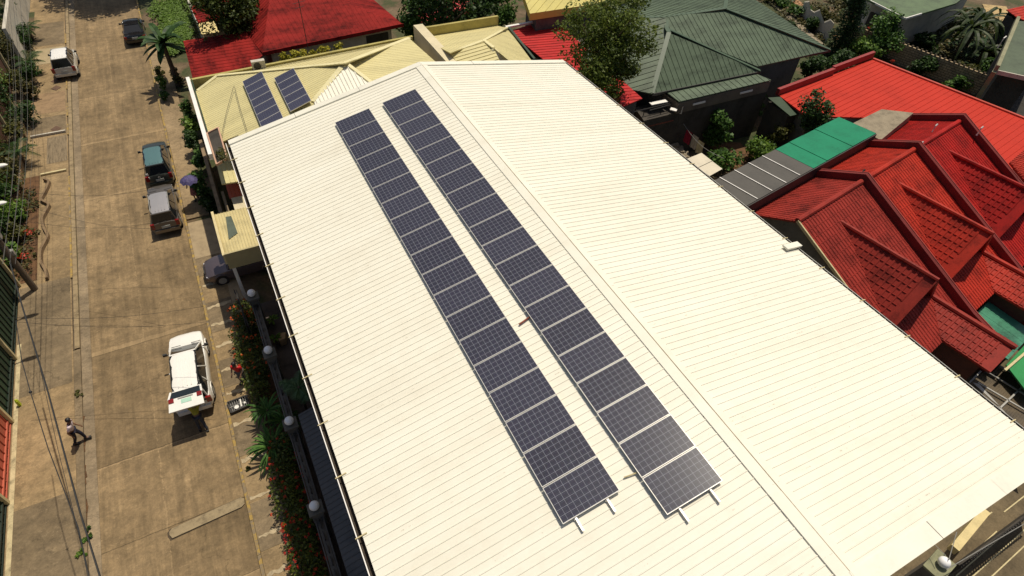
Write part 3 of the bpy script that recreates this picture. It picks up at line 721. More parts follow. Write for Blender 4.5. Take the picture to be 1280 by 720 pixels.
# ---- red houses behind the yellow one
rh = thing('red_roof_house', 'large house with old dark red hip roof behind the yellow parapet', 'house', P(400, 40, 0))
e1, e2 = P(328, 67, 5.4), P(504, 31, 5.4); e3 = P(309, 38, 5.4); e4 = P(487, -14, 5.4)
h1, h2 = P(318, 21, 6.4), P(437, 8, 7.0)
ux = (e2-e1).normalized(); uy = V(-ux.y, ux.x, 0)
inr = .7
MB().walls([tuple(e1+ux*inr+uy*inr)[:2], tuple(e2-ux*inr+uy*inr)[:2], tuple(e2-ux*inr+uy*13)[:2], tuple(e1+ux*inr+uy*13)[:2]], 0, 5.2).build('wall', white_old, rh)
k1 = e1+uy*5+V(0, 0, 1.7); k2 = e2+uy*5-ux*5+V(0, 0, 1.7)
k1 = k1+ux*2.5
roofpart(rh, [e1, e2, k2, k1], redold2, uy, .33, w=.03, h=.015)
roofpart(rh, [e2+V(0, 0, -.01), e2+uy*12, k2+uy*3], redold2, ux, .33) if False else None
roofpart(rh, [e2, e2+uy*14, e2+uy*8-ux*5+V(0, 0, 1.7), k2], redold2, ux, .33, w=.03, h=.015)
roofpart(rh, [e1, k1, e1+uy*9+ux*2.5+V(0, 0, 1.7), e1+uy*14], redold2, ux, .33, w=.03, h=.015)
roofpart(rh, [k1, k2, k2+uy*10+ux*1, k1+uy*10-ux*1], redold2, uy, .33, w=.03, h=.015)
roofpart(rh, [k1+uy*1.2+V(0, 0, .5), k2+uy*1.2-ux*3+V(0, 0, .5), k2+uy*10-ux*3+V(0, 0, 2.2), k1+uy*10+V(0, 0, 2.2)], redold, uy, .33, w=.03, h=.015, label='upper red roof step')
mb = MB(); mb.bar(e1-uy*.05, e2-uy*.05, .06, .25); mb.build('fascia', redold, rh)
for i, (px, py) in enumerate(((461, 46), (470, 44), (478, 42))):
    f = P(px, py, 4.6); w_ = MB().box(e1+ux*((f-e1).dot(ux))+uy*(inr-.02)+V(0, 0, -1.0), (.62, .06, .8), rz=math.atan2(ux.y, ux.x)); w_.build('window', dark_metal, rh)
mb = MB(); am = P(385, 60, 6.); mb.tube([am, am+V(0, 0, 3.2)], .025, 5); mb.tube([am+V(-.4, 0, 2.9), am+V(.4, 0, 3.0)], .015, 4); mb.tube([am+V(-.3, 0, 2.6), am+V(.3, 0, 2.7)], .015, 4)
mb.build('antenna', dark_metal, label='thin television antenna mast before the dark red roof', cat='antenna')
sh = thing('red_shed', 'low shed with weathered dark red sheet roof left of the yellow house', 'shed', P(265, 70, 0))
q = [P(229, 51, 5.0), P(307, 39, 5.6), P(328, 69, 5.6), P(314, 83, 5.6), P(241, 99, 5.0)]
roofpart(sh, q, redold, (q[1]-q[0]), .45, w=.03, h=.02)
MB().walls([tuple(q[0]+V(.25, -.2, 0))[:2], tuple(q[4]+V(.2, .25, 0))[:2], tuple(q[3]+V(-.2, .2, 0))[:2], tuple(q[1]+V(-.2, -.2, 0))[:2]], 0, 4.9).build('wall', redold, sh)
gh = thing('beige_annex', 'sunlit pale yellow wall top beside a red roof under the dark tree', 'annex', P(265, 35, 0))
q = [P(247, 28, 4.6), P(266, 24, 4.6), P(274, 40, 4.6), P(252, 43, 4.6)]
roofpart(gh, q, plain('pale yellow slab', (.62, .5, .22), .8, .08, 2)); MB().walls([tuple(p)[:2] for p in [q[0].lerp(q[2], .1), q[1].lerp(q[3], .1), q[2].lerp(q[0], .1), q[3].lerp(q[1], .1)]], 0, 4.5).build('wall', cream_wall, gh)
q = [P(238, 8, 4.8), P(300, -4, 4.8), P(306, 30, 4.8), P(266, 24, 4.65), P(247, 28, 4.65)]
rr = thing('red_annex', 'red roofed annex half hidden under the dark round tree', 'annex', P(262, 15, 0)); roofpart(rr, q, redold, (q[1]-q[0]), .4)
MB().walls([tuple(q[0].lerp(q[2], .1))[:2], tuple(q[1].lerp(q[3], .1))[:2], tuple(q[2].lerp(q[0], .1))[:2], tuple(q[4].lerp(q[2], .1))[:2]], 0, 4.5).build('wall', grey_wall, rr)

# ---- top middle: yellow roof house and long red roof behind the tree
yt = thing('yellow_roof_house', 'house with bright yellow roof and beige fascia at the top edge', 'house', P(690, 5, 0))
q = [P(662.5, 17, 7.0), P(727, 7.5, 7.0), P(790, -6, 7.0), P(765, -40, 8.4), P(648, -25, 8.4)]
roofpart(yt, q, plain('bright yellow roof', (.58, .49, .12), .55, .1, .8, streak=(1, 1, 1)), (q[3]-q[1]), .45, th=.5)
MB().walls([tuple(q[0].lerp(q[3], .08))[:2], tuple(q[2].lerp(q[4], .08))[:2], tuple(q[3].lerp(q[0], .08))[:2], tuple(q[4].lerp(q[2], .08))[:2]], 0, 6.6).build('wall', grey_wall, yt)
lr = thing('long_red_roof_house', 'long low house with faded scarlet sheet roof beside the white building', 'house', P(720, 70, 0))
q = [P(636, 39, 5.6), P(691, 22, 5.6), P(704, 34, 5.5), P(803, 123, 4.9), P(776, 134, 4.9), P(735, 120, 5.1)]
roofpart(lr, q, plain('scarlet sheet', (.42, .013, .012), .75, .2, .8, streak=(1, 4, 1), spec=.35), (q[2]-q[0]), .35, w=.03)
MB().walls([tuple(q[0].lerp(q[3], .04))[:2], tuple(q[4].lerp(q[1], .04))[:2], tuple(q[3].lerp(q[0], .03))[:2], tuple(q[2].lerp(q[4], .03))[:2], tuple(q[1].lerp(q[4], .03))[:2]], 0, 4.8).build('wall', grey_wall, lr)
mb = MB(); mb.bar(P(632, 34, 5.9), P(670, 27, 5.9), .22, .12); mb.build('flashing', white_paint, lr)

# ---- grey green hip roof house
gr = thing('green_roof_house', 'large house with grey green ribbed hip roof and projecting front hip', 'house', P(900, 60, 0))
zE = 4.9
A_ = P(1037.5, 62.5, zE); Bv = P(946, 81, zE); R1 = P(906, 11, 7.4); J1 = P(832, 22, 7.4); AP = P(836, 41, 7.3)
G1 = P(950, 89, zE-.05); G2 = P(815, 117, zE-.05); VJ = P(833, 36, 7.3)
uxg = V(1, -.02, 0)
FL = P(700, 88, zE-.0)
roofpart(gr, [A_, R1, J1, VJ, P(947, 83, zE+.05)], green_roof, (0, 1, 0), .42, w=.05, h=.032, label='main green roof slope')
roofpart(gr, [VJ+V(.02, -.03, 0), AP, G2, P(790, 112, zE), P(722, 80, zE), P(765, 24, 7.3), J1+V(-.02, -.02, 0)], green_roof, (1, -.25, 0), .42, w=.05, h=.032)
roofpart(gr, [AP+V(.03, -.02, .0), G1, G2+V(.03, -.02, 0)], green_roof, (0, 1, 0), .42, w=.05, h=.032, label='projecting triangular front hip')
roofpart(gr, [R1+V(.02, .02, 0), A_+V(.03, .02, 0), P(945, 0, zE), P(915, -30, zE)], green_roof, (1, 0, 0), .42, w=.05, h=.032)
roofpart(gr, [J1+V(0, .03, 0), R1+V(0, .03, 0), P(915, -30, zE), P(765, -14, zE), P(765, 22, 7.3)], green_roof, (0, 1, 0), .42, w=.05, h=.032)
mb = MB()
for a, b in ((R1, J1), (J1, VJ), (VJ, AP), (AP, G2), (VJ, G1), (R1, A_), (J1, P(766, 23, 7.3)), (R1, P(912, -25, 5.2))): cap(mb, a, b, .3, .08)
mb.build('ridge_cap', plain('green capping', (.055, .09, .05), .5, .1, 2), gr)
MB().walls([(G2.x+1.2, G2.y+.3), (A_.x-1.2, G2.y+1.6), (A_.x-1.2, G2.y+11), (G2.x-3, G2.y+11)], 0, zE-.25).build('wall', grey_wall, gr)
mb = MB(); mb.bar(G1+V(0, -.06, -.06), G2+V(0, -.06, -.06), .06, .16); mb.bar(A_+V(0, -.06, -.06), Bv+V(0, -.06, -.06), .06, .16); mb.build('fascia', dark_metal, gr)
an = thing('flat_annex', 'flat green roofed annex with two light strips above a tall dark block wall', 'annex', P(900, 120, 0))
q = [P(832, 114, 4.74), P(945, 92, 4.74), P(964, 100, 4.62), P(849, 127, 4.62)]
roofpart(an, q, green_roof, (0, 1, 0), .5, name='roof'); d_ = [p-V(0, 0, .1) for p in q]
MB().walls([tuple(q[3])[:2], tuple(q[2])[:2], tuple(q[1]+V(0, .6, 0))[:2], tuple(q[0]+V(0, .6, 0))[:2]], 3.7, 4.5).build('upper_wall', plain('brown grey board', (.14, .115, .09), .9, .2, 1), an)
MB().walls([tuple(q[3]+V(-2.6, .12, 0))[:2], tuple(q[2]+V(.2, .12, 0))[:2], tuple(q[1]+V(0, .5, 0))[:2], tuple(q[0]+V(-2, .5, 0))[:2]], 0, 3.7).build('block_wall', dark_wall, an)
for i, (a, b) in enumerate((((865, 129), (880, 125)), ((924, 115), (939, 111)))):
    mb = MB(); p0 = P(*a, 4.2); p1 = P(*b, 4.2); yy = q[3].y-.04+(0 if i == 0 else 0); fr_ = (p0.x-q[3].x)/(q[2].x-q[3].x)
    mb.bar(V(p0.x, q[3].y+(q[2].y-q[3].y)*fr_-.05, 4.15), V(p1.x, q[3].y+(q[2].y-q[3].y)*fr_-.05, 4.15), .05, .13); mb.build('strip_lamp', white_paint, an)
# lean-to with pipe frames
le = thing('lean_to', 'rusty open pipe frame lean to before the dark wall by the white roof', 'lean-to', P(820, 145, 0))
q = [P(790, 148, 3.2), P(845, 136, 3.2), P(842, 150, 3.2), P(800, 160, 3.2)]
MB().prism(q, .08).build('platform', rust, le)
mb = MB()
for a, b in (((787, 141), (842, 128)), ((812, 138), (838, 131)), ((851, 143), (858, 119)), ((858, 119), (862, 118))): mb.tube([P(*a, 4.2), P(*b, 4.2)], .035, 5)
for a in ((806, 136), (828, 133), (850, 142)): p = P(*a, 4.2); mb.tube([p, p-V(0, 0, 1.1)], .03, 5)
mb.build('pipe_frame', dark_metal, le)
mb = MB(); mb.bar(P(813, 130, 4.3), P(833, 126, 4.3), .35, .06); mb.bar(P(838, 136, 4.1), P(846, 138, 4.1), .35, .06); mb.build('white_sheet', white_paint, le)
# back wall stub & stairs, awning
MB().walls([tuple(P(795, 160, 0))[:2], tuple(P(850, 150, 0))[:2], tuple(P(853, 144, 0))[:2], tuple(P(800, 150, 0))[:2]], 0, 3.0).build('block_wall', dark_wall, label='stained block wall under the pipe frame lean to', cat='wall')
st = MB()
for i in range(6):
    st.box(P(835+i*7, 182+i*5, .9)+V(0, 0, -i*.12), (1.4, .8, .5), rz=R(-30))
st.build('steps', slabgrey, label='pale concrete steps dropping beside the white roof edge', cat='steps')
aw = thing('awning', 'cream sheet awning of two panels against the white roof edge', 'awning', P(880, 205, 0))
for i, q in enumerate(([P(857.5, 199, 3.4), P(877, 191, 3.2), P(890, 201, 3.2), P(872, 209.5, 3.4)], [P(872.5, 210, 3.4), P(890.5, 201.5, 3.2), P(903, 211, 3.2), P(887, 220, 3.4)])):
    MB().prism(q, .04).build('panel', plain('cream sheet', (.6, .54, .42), .6, .06, 1.5), aw)
mb = MB(); p = P(889, 202, 3.2)
for p in (P(890, 201, 3.2), P(903, 211, 3.2), P(877, 191, 3.2)): mb.tube([p-V(0, 0, .05), V(p.x, p.y, 0)], .04, 6)
mb.build('post', dark_metal, aw)
# clothes line
la, lb = P(849, 146, 2.9), P(905, 198, 2.2)
mb = MB(); pts = [la.lerp(lb, t/10)-V(0, 0, .5*math.sin(math.pi*t/10)) for t in range(11)]
mb.tube(pts, .015, 4); mb.build('clothes_line', steel, label='sagging clothes line over the dark back garden', cat='clothes line')
for i, (px, py, cn, cc, lab) in enumerate(((862, 170, 'crimson cloth', (.30, .01, .04), 'crimson cloth hanging on the clothes line'), (870, 176, 'grey cloth', (.42, .37, .32), 'pale grey cloth hanging between two others on the line'), (877, 183, 'beige cloth', (.48, .43, .28), 'beige cloth hanging lowest on the clothes line'))):
    t = min(range(11), key=lambda k: (pts[k]-P(px, py-6, pts[k].z)).length); c = P(px, py-6, pts[t].z)
    d = (lb-la); d.z = 0; d.normalize(); mb = MB(); sd = V(-d.y, d.x, 0)
    n_ = 6
    for s_ in (-1, 1):
        vs = []; 
        for k in range(n_+1):
            x = (k/n_-.5)*.55; wv = .04*math.sin(k*2.1+i); vs += [c+d*x+sd*(.01*s_)+V(0, 0, .0), c+d*x+sd*(.05*s_+wv)+V(0, 0, -.95)]
        mb.add(vs, [(2*k, 2*k+1, 2*k+3, 2*k+2) for k in range(n_)])
    mb.build('cloth', plain(cn, cc, .85, .08, 3), label=lab, cat='cloth', group='clothes on the line')
struct('soil', MB().prism([P(885, 178, .0), P(925, 178, .0), P(945, 195, .0), P(920, 215, .0), P(893, 200, .0)], .04), soil)
bush('large bright bush beside the hanging clothes', P(888, 190, 0), (1.5, 1.2, 2.2), 1700, .26, leaf_mid, k=12)
bush('leafy creeper mound below the bright garden bush', P(900, 212, 0), (1.8, 1.3, 1.2), 1100, .24, leaf_mid)
bush('pale green low bush on the soil by the dark canopy', P(945, 200, 0), (1.9, 1.4, 1.3), 1500, .24, leaf_br, k=12)
bush('yellow green shrub in the shaded garden corner', P(968, 190, 0), (1.3, 1.1, 2.2), 1300, .2, leaf_olive)
bush('green shrub beside the rounded dark tree', P(990, 182, 0), (1.8, 1.2, 2.0), 1300, .25, leaf_mid)
bush('climbing vine on the dark block wall', P(943, 150, .0), (.7, .5, 1.6), 500, .22, leaf_mid)
tree('small dense dark tree before the bright red roof', tuple(V(P(1020, 140, 4.6).x, P(1020, 140, 4.6).y, 0)), tuple(P(1021, 138, 4.6)), (1.15, 1.0, 1.35), 26, .5, 90, .22, leaf_dk, MATS['bark'])
sg = thing('green_lean_to', 'narrow mossy green lean to roof beside the garden wall', 'lean-to', P(985, 135, 0))
q = [P(960, 122, 3.5), P(975, 121, 3.5), P(1004, 141, 3.2), P(988, 145, 3.2)]
roofpart(sg, q, plain('mossy green sheet', (.02, .045, .016), .7, .2, 1), None)
MB().walls([tuple(p)[:2] for p in (q[0]+V(.2, 0, 0), q[3]+V(0, .2, 0), q[2]+V(-.2, .2, 0), q[1]+V(-.2, 0, 0))], 0, 3.15).build('wall', dark_wall, sg)

# ---- long canopy: charcoal and teal green panels
cn = thing('long_canopy', 'long flat canopy, charcoal with pale stripes at one half and teal green at the other', 'canopy', B(0, 3.6, 0))
zc = lambda v: 7.7-.05*(v-2.18)
us = [-6.36+i*1.134 for i in range(6)]
for i in range(5):
    a, b = us[i], us[i+1]
    q = [B(a, 2.18, zc(2.18)), B(b, 2.18, zc(2.18)), B(b, 4.40, zc(4.40)), B(a, 4.40, zc(4.40))]
    mb = MB().prism(q, .05); mb.build('charcoal_panel', grey_canopy, cn)
mb = MB()
for a in us[1:5]: mb.bar(B(a, 2.2, zc(2.18)+.03), B(a, 4.40, zc(4.40)+.03), .045, .02)
mb.build('stripe', white_paint, cn)
u2 = [-.67+i*1.2 for i in range(6)]
for i in range(5):
    a, b = u2[i]+.01, u2[i+1]-.01; h_ = .02*(i % 2)
    q = [B(a, 2.18, zc(2.18)+h_), B(b, 2.18, zc(2.18)+h_), B(b, 4.40, zc(4.40)+h_), B(a, 4.40, zc(4.40)+h_)]
    MB().prism(q, .05).build('green_panel', green_canopy, cn)
MB().bar(B(-6.36, 2.15, 7.33), B(5.33, 2.15, 7.33), .05, .66).build('fascia', dark_metal, cn)
mb = MB()
for u in (-6., -2., 2., 5.): mb.bar(B(u, 4.3, 7.5), B(u, 4.3, 0), .14, .14)
mb.build('post', dark_metal, cn)
MB().walls([tuple(B(-5.6, 4.1, 0))[:2], tuple(B(-5.6, 2.7, 0))[:2], tuple(B(5.1, 2.7, 0))[:2], tuple(B(5.1, 4.1, 0))[:2]], 0, 6.6).build('wall', dark_wall, cn)
cs = thing('concrete_roof_block', 'weathered flat concrete roof block between the teal canopy and red roofs', 'building', B(9, 3.3, 0))
q = [P(1062, 156, 7.5), P(1101, 175, 7.5), P(1142, 141, 7.5), P(1102, 136.5, 7.5)]
MB().walls([tuple(p)[:2] for p in q], 0, 7.35).build('wall', slabgrey, cs); MB().prism([p+V(0, 0, 0) for p in q], .148).build('roof_slab', slabgrey, cs)

# ---- tiled row houses
SL = .48
def zmain(v): return 8.0-SL*abs(v)
tm = [tile1, tile2, tile3]
ulim = [(-5.45, -.13), (.13, 4.93), (5.19, 10.0)]
lab = ['brick red tiled row house nearest the white roof, with one dormer', 'orange red tiled middle row house between two parapets', 'scarlet tiled row house farthest from the white roof']
def tile_surface(parent, pts, mat, down, name='roof', big=False, label=None, rp=None):
    rp = rp or pts
    o = roofpart(parent, pts, mat, None, th=.1, name=name, label=label)
    d = Vector(down); mb = MB()
    mb.ribs(rp, d, .25 if big else .21, .14 if big else .11, .026 if big else .035, off=.1, trap=.4)
    n = Vector((0, 0, 0)); p0 = Vector(pts[0])
    for i in range(len(pts)): n += (Vector(pts[i])-p0).cross(Vector(pts[(i+1) % len(pts)])-p0)
    if n.z < 0: n = -n
    e = n.cross(d)
    mb.ribs(rp, e, .31 if big else .38, .04 if big else .04, .030 if big else .030, off=.15)
    mb.build('tile_courses', mat, o); return o
dn_f = (-(-S10)*-1, 0, 0)
EV = V(-S10, C10, 0); EU = V(C10, S10, 0)
for k in range(3):
    u0, u1 = ulim[k]; m = tm[k]; off = [0, 5.25, 10.5][k]
    h = thing('row_house', lab[k], 'house', B((u0+u1)/2, -2, 0), 'tiled row houses')
    MB().walls([tuple(B(u0+.15, -6.6, 0))[:2], tuple(B(u1, -6.6, 0))[:2], tuple(B(u1, 2.3, 0))[:2], tuple(B(u0+.15, 2.3, 0))[:2]], 0, 4.3).build('wall', grey_wall, h)
    if k == 0:
        g = MB(); g.add([B(u0+.15, -6.6, 4.3), B(u0+.15, 2.3, 4.3), B(u0+.15, 2.3, 6.78), B(u0+.15, 0, 7.85), B(u0+.15, -6.6, 4.72)], [(0, 1, 2, 3, 4)])
        g.build('gable', grey_wall, h)
        mb = MB(); mb.bar(B(u0-.02, 0, 8.03), B(u0-.02, -7.05, zmain(7.05)+.03), .07, .14); mb.build('barge_board', cream_bar, h)
    tile_surface(h, [B(u0, 0, 8), B(u0, -7.05, zmain(7.05)), B(u1, -7.05, zmain(7.05)), B(u1, 0, 8)], m, -EV+V(0, 0, -SL), label='front tiled slope')
    tile_surface(h, [B(u0, 0, 8), B(u1, 0, 8), B(u1, 2.6, zmain(2.6)), B(u0, 2.6, zmain(2.6))], m, EV+V(0, 0, -SL), label='back tiled slope')
    mb = MB(); mb.tube([B(u0, 0, 8.03), B(u1, 0, 8.03)], .13, 8); mb.build('ridge_cap', m, h, smooth=40)
    # dormer with steep hipless gable
    ud = -3.05+off; zd = 7.46; v0, v1 = -1.12, -5.44
    wS = 1.12; du = 1.62
    vb = -(8-(zd-wS*du))/SL
    du_v1 = du
    zb = zd-wS*du
    vv = max(v1+.02, -(8-zb)/SL)
    vx = [B(ud, v0, zd), B(ud-1.38, -4.40, zd-wS*1.38-.0), B(ud-du, v1, zb), B(ud, v1, zd)]
    vx = [B(ud, v0, zd), B(ud-(zd-zmain(-4.95))/wS+.0, -4.95, zmain(-4.95)+.01), B(ud-1.75, v1, zd-wS*1.75), B(ud, v1, zd)]
    tile_surface(h, [vx[0], vx[1], vx[2], vx[3]], m, V(0, 0, -1)*wS-EU, name='dormer_roof', big=True, label='steep dormer slope', rp=[vx[0], vx[1]+EU*.02, vx[2]+EV*.50+(vx[3]-vx[2])*.12, vx[3]+EV*.42])
    ve = [B(ud, v0, zd), B(ud, v1, zd), B(ud+1.75, v1, zd-wS*1.75), B(ud+(zd-zmain(-4.95))/wS, -4.95, zmain(-4.95)+.01)]
    tile_surface(h, ve, m, V(0, 0, -1)*wS+EU, name='dormer_roof', big=True)
    mb = MB(); mb.tube([B(ud, v0+.25, zd+.04), B(ud, v1-.05, zd+.04)], .10, 7); mb.build('dormer_ridge', m, h, smooth=40)
    mb = MB(); c = [B(ud, v1+.45, zd-.12), B(ud-1.45, v1+.45, zd-1.75), B(ud+1.45, v1+.45, zd-1.75)]
    c2_ = [p-EV*.1 for p in c]; mb.add(c+c2_, [(0, 1, 2), (3, 5, 4)]); mb.build('dormer_wall', white_old, h)
    mb = MB()
    for s_ in (-1, 1): mb.bar(B(ud, v1-.03, zd-.02), B(ud+s_*1.78, v1-.03, zd-wS*1.78-.02), .05, .2)
    mb.build('dormer_fascia', m, h)
    # lower porch roof
    up_ = -1.2+off; zp = 5.38
    pw = [B(up_, -5.46, zp), B(up_-1.30, -6.95, zp-.69), B(up_-1.33, -9.1, zp-.70), B(up_, -9.1, zp)]
    tile_surface(h, pw, m, V(0, 0, -.53)-EU, name='porch_roof', big=True, label='low tiled porch slope', rp=[pw[0], pw[1], pw[2]+EV*.42, pw[3]+EV*.42])
    pe = [B(up_, -5.46, zp), B(up_, -9.1, zp), B(up_+1.05, -9.1, zp-.56), B(up_+1.05, -6.66, zp-.56)]
    tile_surface(h, pe, m, V(0, 0, -.53)+EU, name='porch_roof', big=True)
    mb = MB(); mb.tube([B(up_, -5.3, zp+.03), B(up_, -9.15, zp+.03)], .12, 8); mb.build('porch_ridge', m, h, smooth=40)
    MB().walls([tuple(B(up_-1.0, -8.7, 0))[:2], tuple(B(up_+.8, -8.7, 0))[:2], tuple(B(up_+.8, -6.7, 0))[:2], tuple(B(up_-1.0, -6.7, 0))[:2]], 0, 4.55).build('porch_wall', plain('maroon wall', (.10, .03, .02), .8, .2, 2), h)
for k, u in enumerate((0., 5.06, 10.13)):
    mb = MB(); w = .12; tp = .42
    prof = [(2.7, zmain(2.7)+tp-.02), (0, 8+tp), (-7.1, zmain(7.1)+tp), (-9.0, zmain(7.1)-.25)]
    vs = []
    for v, z in prof: vs += [B(u-w, v, z), B(u+w, v, z), B(u+w, v, 0), B(u-w, v, 0)]
    fs = []
    for i in range(3):
        o = i*4
        for j in range(4): fs.append((o+j, o+(j+1) % 4, o+4+(j+1) % 4, o+4+j))
    fs += [(0, 3, 2, 1), (12, 13, 14, 15)]
    mb.add(vs, fs)
    pp = mb.build('party_wall', parapet_red, label=['oxblood gable parapet right of the nearest tiled row house', 'oxblood gable parapet between the orange red and scarlet row houses', 'oxblood gable parapet at the far end beside the big red roof'][k], cat='parapet', group='parapets between the row houses')
    mb = MB()
    for (v, z), (v2, z2) in zip(prof[:3], prof[1:]): mb.bar(B(u+w*.9, v, z+.015), B(u+w*.9, v2, z2+.015), .045, .03)
    WLOC[pp.name] = Vector(pp.location); mb.build('coping', [plain('pinkish coping', (.30, .05, .04), .7, .2, 3)][0], pp)
# vents on parapets
for i, (px, py) in enumerate(((1079, 211), (1152, 176), (1170, 154), (1227, 157))):
    p = P(px, py+3, 8.2); mb = MB(); mb.tube([p-V(0, 0, .45), p, p+V(.08, 0, .08)], .045, 6)
    mb.build('vent_pipe', white_paint if i else dark_metal, label=['dark vent stub on the nearest parapet peak', 'white vent pipe on the middle parapet peak', 'white vent pipe on the far red back roof', 'white vent pipe on the far parapet slope'][i], cat='vent')
# courtyard canopies
c1_ = MB(); q = [B(.2, -7.1, 3.9), B(3.0, -7.1, 3.9), B(3.0, -9.3, 3.7), B(.2, -9.3, 3.7)]
ca = thing('courtyard_canopy', 'faded teal canopy sunk between two tiled porches', 'canopy', B(1.6, -8.2, 0)); roofpart(ca, q, plain('faded teal sheet', (.05, .20, .12), .4, .3, .9), -EV, .5, w=.03, h=.01)
q = [B(.2, -9.4, 3.4), B(5, -9.4, 3.4), B(5, -11.5, 3.2), B(-.6, -11.0, 3.2)]
cb_ = thing('courtyard_canopy', 'bright green canopy with a pale beam at the right edge', 'canopy', B(2, -10, 0)); roofpart(cb_, q, plain('bright green sheet', (.02, .23, .06), .45, .15, 1))
mb = MB(); mb.bar(P(1256, 463, 3.45), P(1300, 425, 3.45), .1, .08); mb.build('beam', cream_bar, cb_)
mb = MB()
for q_ in (B(.4, -9.2, 0), B(2.9, -9.2, 0)): mb.bar(q_, q_+V(0, 0, 3.6), .1, .1)
mb.build('post', dark_metal, ca)
tr_ = thing('trellis_canopy', 'dark corrugated carport roof crossed by thin cream bars beyond the white eave', 'canopy', P(1240, 500, 0))
q = [P(1160, 440, 2.6), P(1215, 437, 2.6), P(1290, 478, 2.6), P(1320, 560, 2.6), P(1255, 520, 2.6)]
roofpart(tr_, q, plain('brown translucent sheet', (.085, .06, .03), .5, .3, 1), EU, .1, w=.02, h=.012)
mb = MB()
for a, b in (((1222, 478), (1285, 515)), ((1233, 464), (1292, 500)), ((1245, 455), (1296, 483)), ((1212, 478), (1226, 464)), ((1250, 510), (1292, 470)), ((1248, 508), (1266, 528))): mb.bar(P(*a, 2.75), P(*b, 2.75), .07, .05)
mb.build('bar', steel, tr_)
mb = MB(); mb.prism([P(1216, 478, 2.8), P(1224, 480, 2.8), P(1250, 508, 2.8), P(1240, 500, 2.8)], .03); mb.build('loose_sheet', steel, tr_)
mb = MB()
for p in (P(1265, 500, 2.6), P(1235, 470, 2.6)): mb.tube([p, V(p.x, p.y, 0)], .05, 6)
mb.build('post', dark_metal, tr_)

# ---- bright red warehouse roof
wr = thing('red_warehouse', 'wide bright red ribbed roof hall with a maroon parapet on its left edge', 'warehouse', P(1150, 130, 0))
zw = 3.5
q = [P(972, 118, zw), P(1004, 142, zw), P(1045, 146, zw), P(1082, 147, zw), P(1150, 172, zw), P(1330, 300, zw), P(1380, 188, zw), P(1091, 74, zw)]
roofpart(wr, q, red_bright, (C10, S10, 0), .42, w=.05, h=.032, th=.1)
wq = [p.lerp(q[(i+4) % 8], .03) for i, p in enumerate(q)]
MB().walls([tuple(p)[:2] for p in wq], 0, 3.38).build('wall', grey_wall, wr)
mb = MB(); a, b = P(972, 115, 3.75), P(1092, 70, 3.75); m_ = a.lerp(b, .55)
mb.bar(a, m_, .25, .5); mb.bar(m_+V(.02, .12, .08), b+V(.02, .12, .08), .25, .5); mb.build('parapet', plain('maroon parapet', (.26, .02, .018), .6, .15, 2), wr)
mb = MB(); mb.bar(q[7]+V(0, 0, .05), q[6]+V(0, 0, .05), .2, .12); mb.build('edge_flashing', plain('red flashing', (.5, .07, .04), .5, .1, 2), wr)
ro = thing('orange_roof_house', 'strip of tiled orange red roof at the right edge beside the hall', 'house', B(15, 0, 0))
q = [P(1262, 203, 4.6), P(1310, 165, 5.2), P(1340, 240, 5.2), P(1310, 260, 4.6)]
tile_surface(ro, q, tile2, EV*-1, label=None); MB().walls([tuple(p)[:2] for p in (q[0].lerp(q[2], .1), q[1].lerp(q[3], .1), q[2].lerp(q[0], .1), q[3].lerp(q[1], .1))], 0, 4.4).build('wall', grey_wall, ro)

# ---- far right top: block wall, green roofs, trees
bw = thing('block_boundary_wall', 'long weathered hollow block wall before the palms at upper right', 'wall', P(1170, 90, 0))
def brick_mat():
    m, nt, b = newmat('hollow block'); v = mapping(nt, opos(nt), rot=(0, 0, R(79)))
    s = nt.nodes.new('ShaderNodeSeparateXYZ'); nt.links.new(v, s.inputs[0]); cb = nt.nodes.new('ShaderNodeCombineXYZ'); nt.links.new(s.outputs[0], cb.inputs[0]); nt.links.new(s.outputs[2], cb.inputs[1])
    t = nt.nodes.new('ShaderNodeTexBrick'); nt.links.new(cb.outputs[0], t.inputs['Vector']); t.inputs['Scale'].default_value = 1
    t.inputs['Brick Width'].default_value = .4; t.inputs['Row Height'].default_value = .2; t.inputs['Mortar Size'].default_value = .018
    t.inputs['Color1'].default_value = (.40, .31, .20, 1); t.inputs['Color2'].default_value = (.30, .23, .15, 1); t.inputs['Mortar'].default_value = (.06, .045, .03, 1)
    c = mix(nt, .5, t.outputs[0], ramp(nt, noise(nt, 1.4, 6, .7, opos(nt)), [(.3, (.2, .2, .18)), (.7, (.8, .78, .7))]), 'OVERLAY')
    nt.links.new(c, b.inputs['Base Color']); b.inputs['Roughness'].default_value = .95; return m
bm_ = brick_mat()
wa, wb_ = P(1110, 47, 1.9), P(1238, 95, 1.9)
d = (wb_-wa); d.z = 0; d.normalize(); nn = V(-d.y, d.x, 0)
MB().walls([tuple(wa-d*4)[:2], tuple(wb_+d*.5)[:2], tuple(wb_+d*.5+nn*.2)[:2], tuple(wa-d*4+nn*.2)[:2]], 0, 1.85).build('wall', bm_, bw)
mb = MB()
L = (wb_-wa).length+4; x = 0
while x < L: p = wa-d*4+d*x+nn*.1; mb.box((p.x, p.y, 1.92), (.16, .16, .14), rz=math.atan2(d.y, d.x)); x += .42
mb.build('coping_blocks', bm_, bw)
sheet_pts = [P(1112, 60, 0), P(1240, 118, 0), P(1265, 20, 0), P(1130, 10, 0)]
struct('lawn', MB().prism([p+V(0, 0, .02) for p in sheet_pts], .02), plain('dark lawn', (.012, .035, .007), .95, .4, 3, bumps=.6))
gs = thing('green_roof_bungalow', 'white walled bungalow with faded mossy green roof at the top edge', 'house', P(1130, 15, 0))
q = [P(1078, -4, 3.9), P(1132, 23, 3.9), P(1152, 17, 3.9), P(1195, 4, 3.9), P(1240, -30, 4.6), P(1100, -50, 4.6)]
roofpart(gs, q, plain('faded green roof', (.075, .12, .05), .6, .3, .8), None, th=.15)
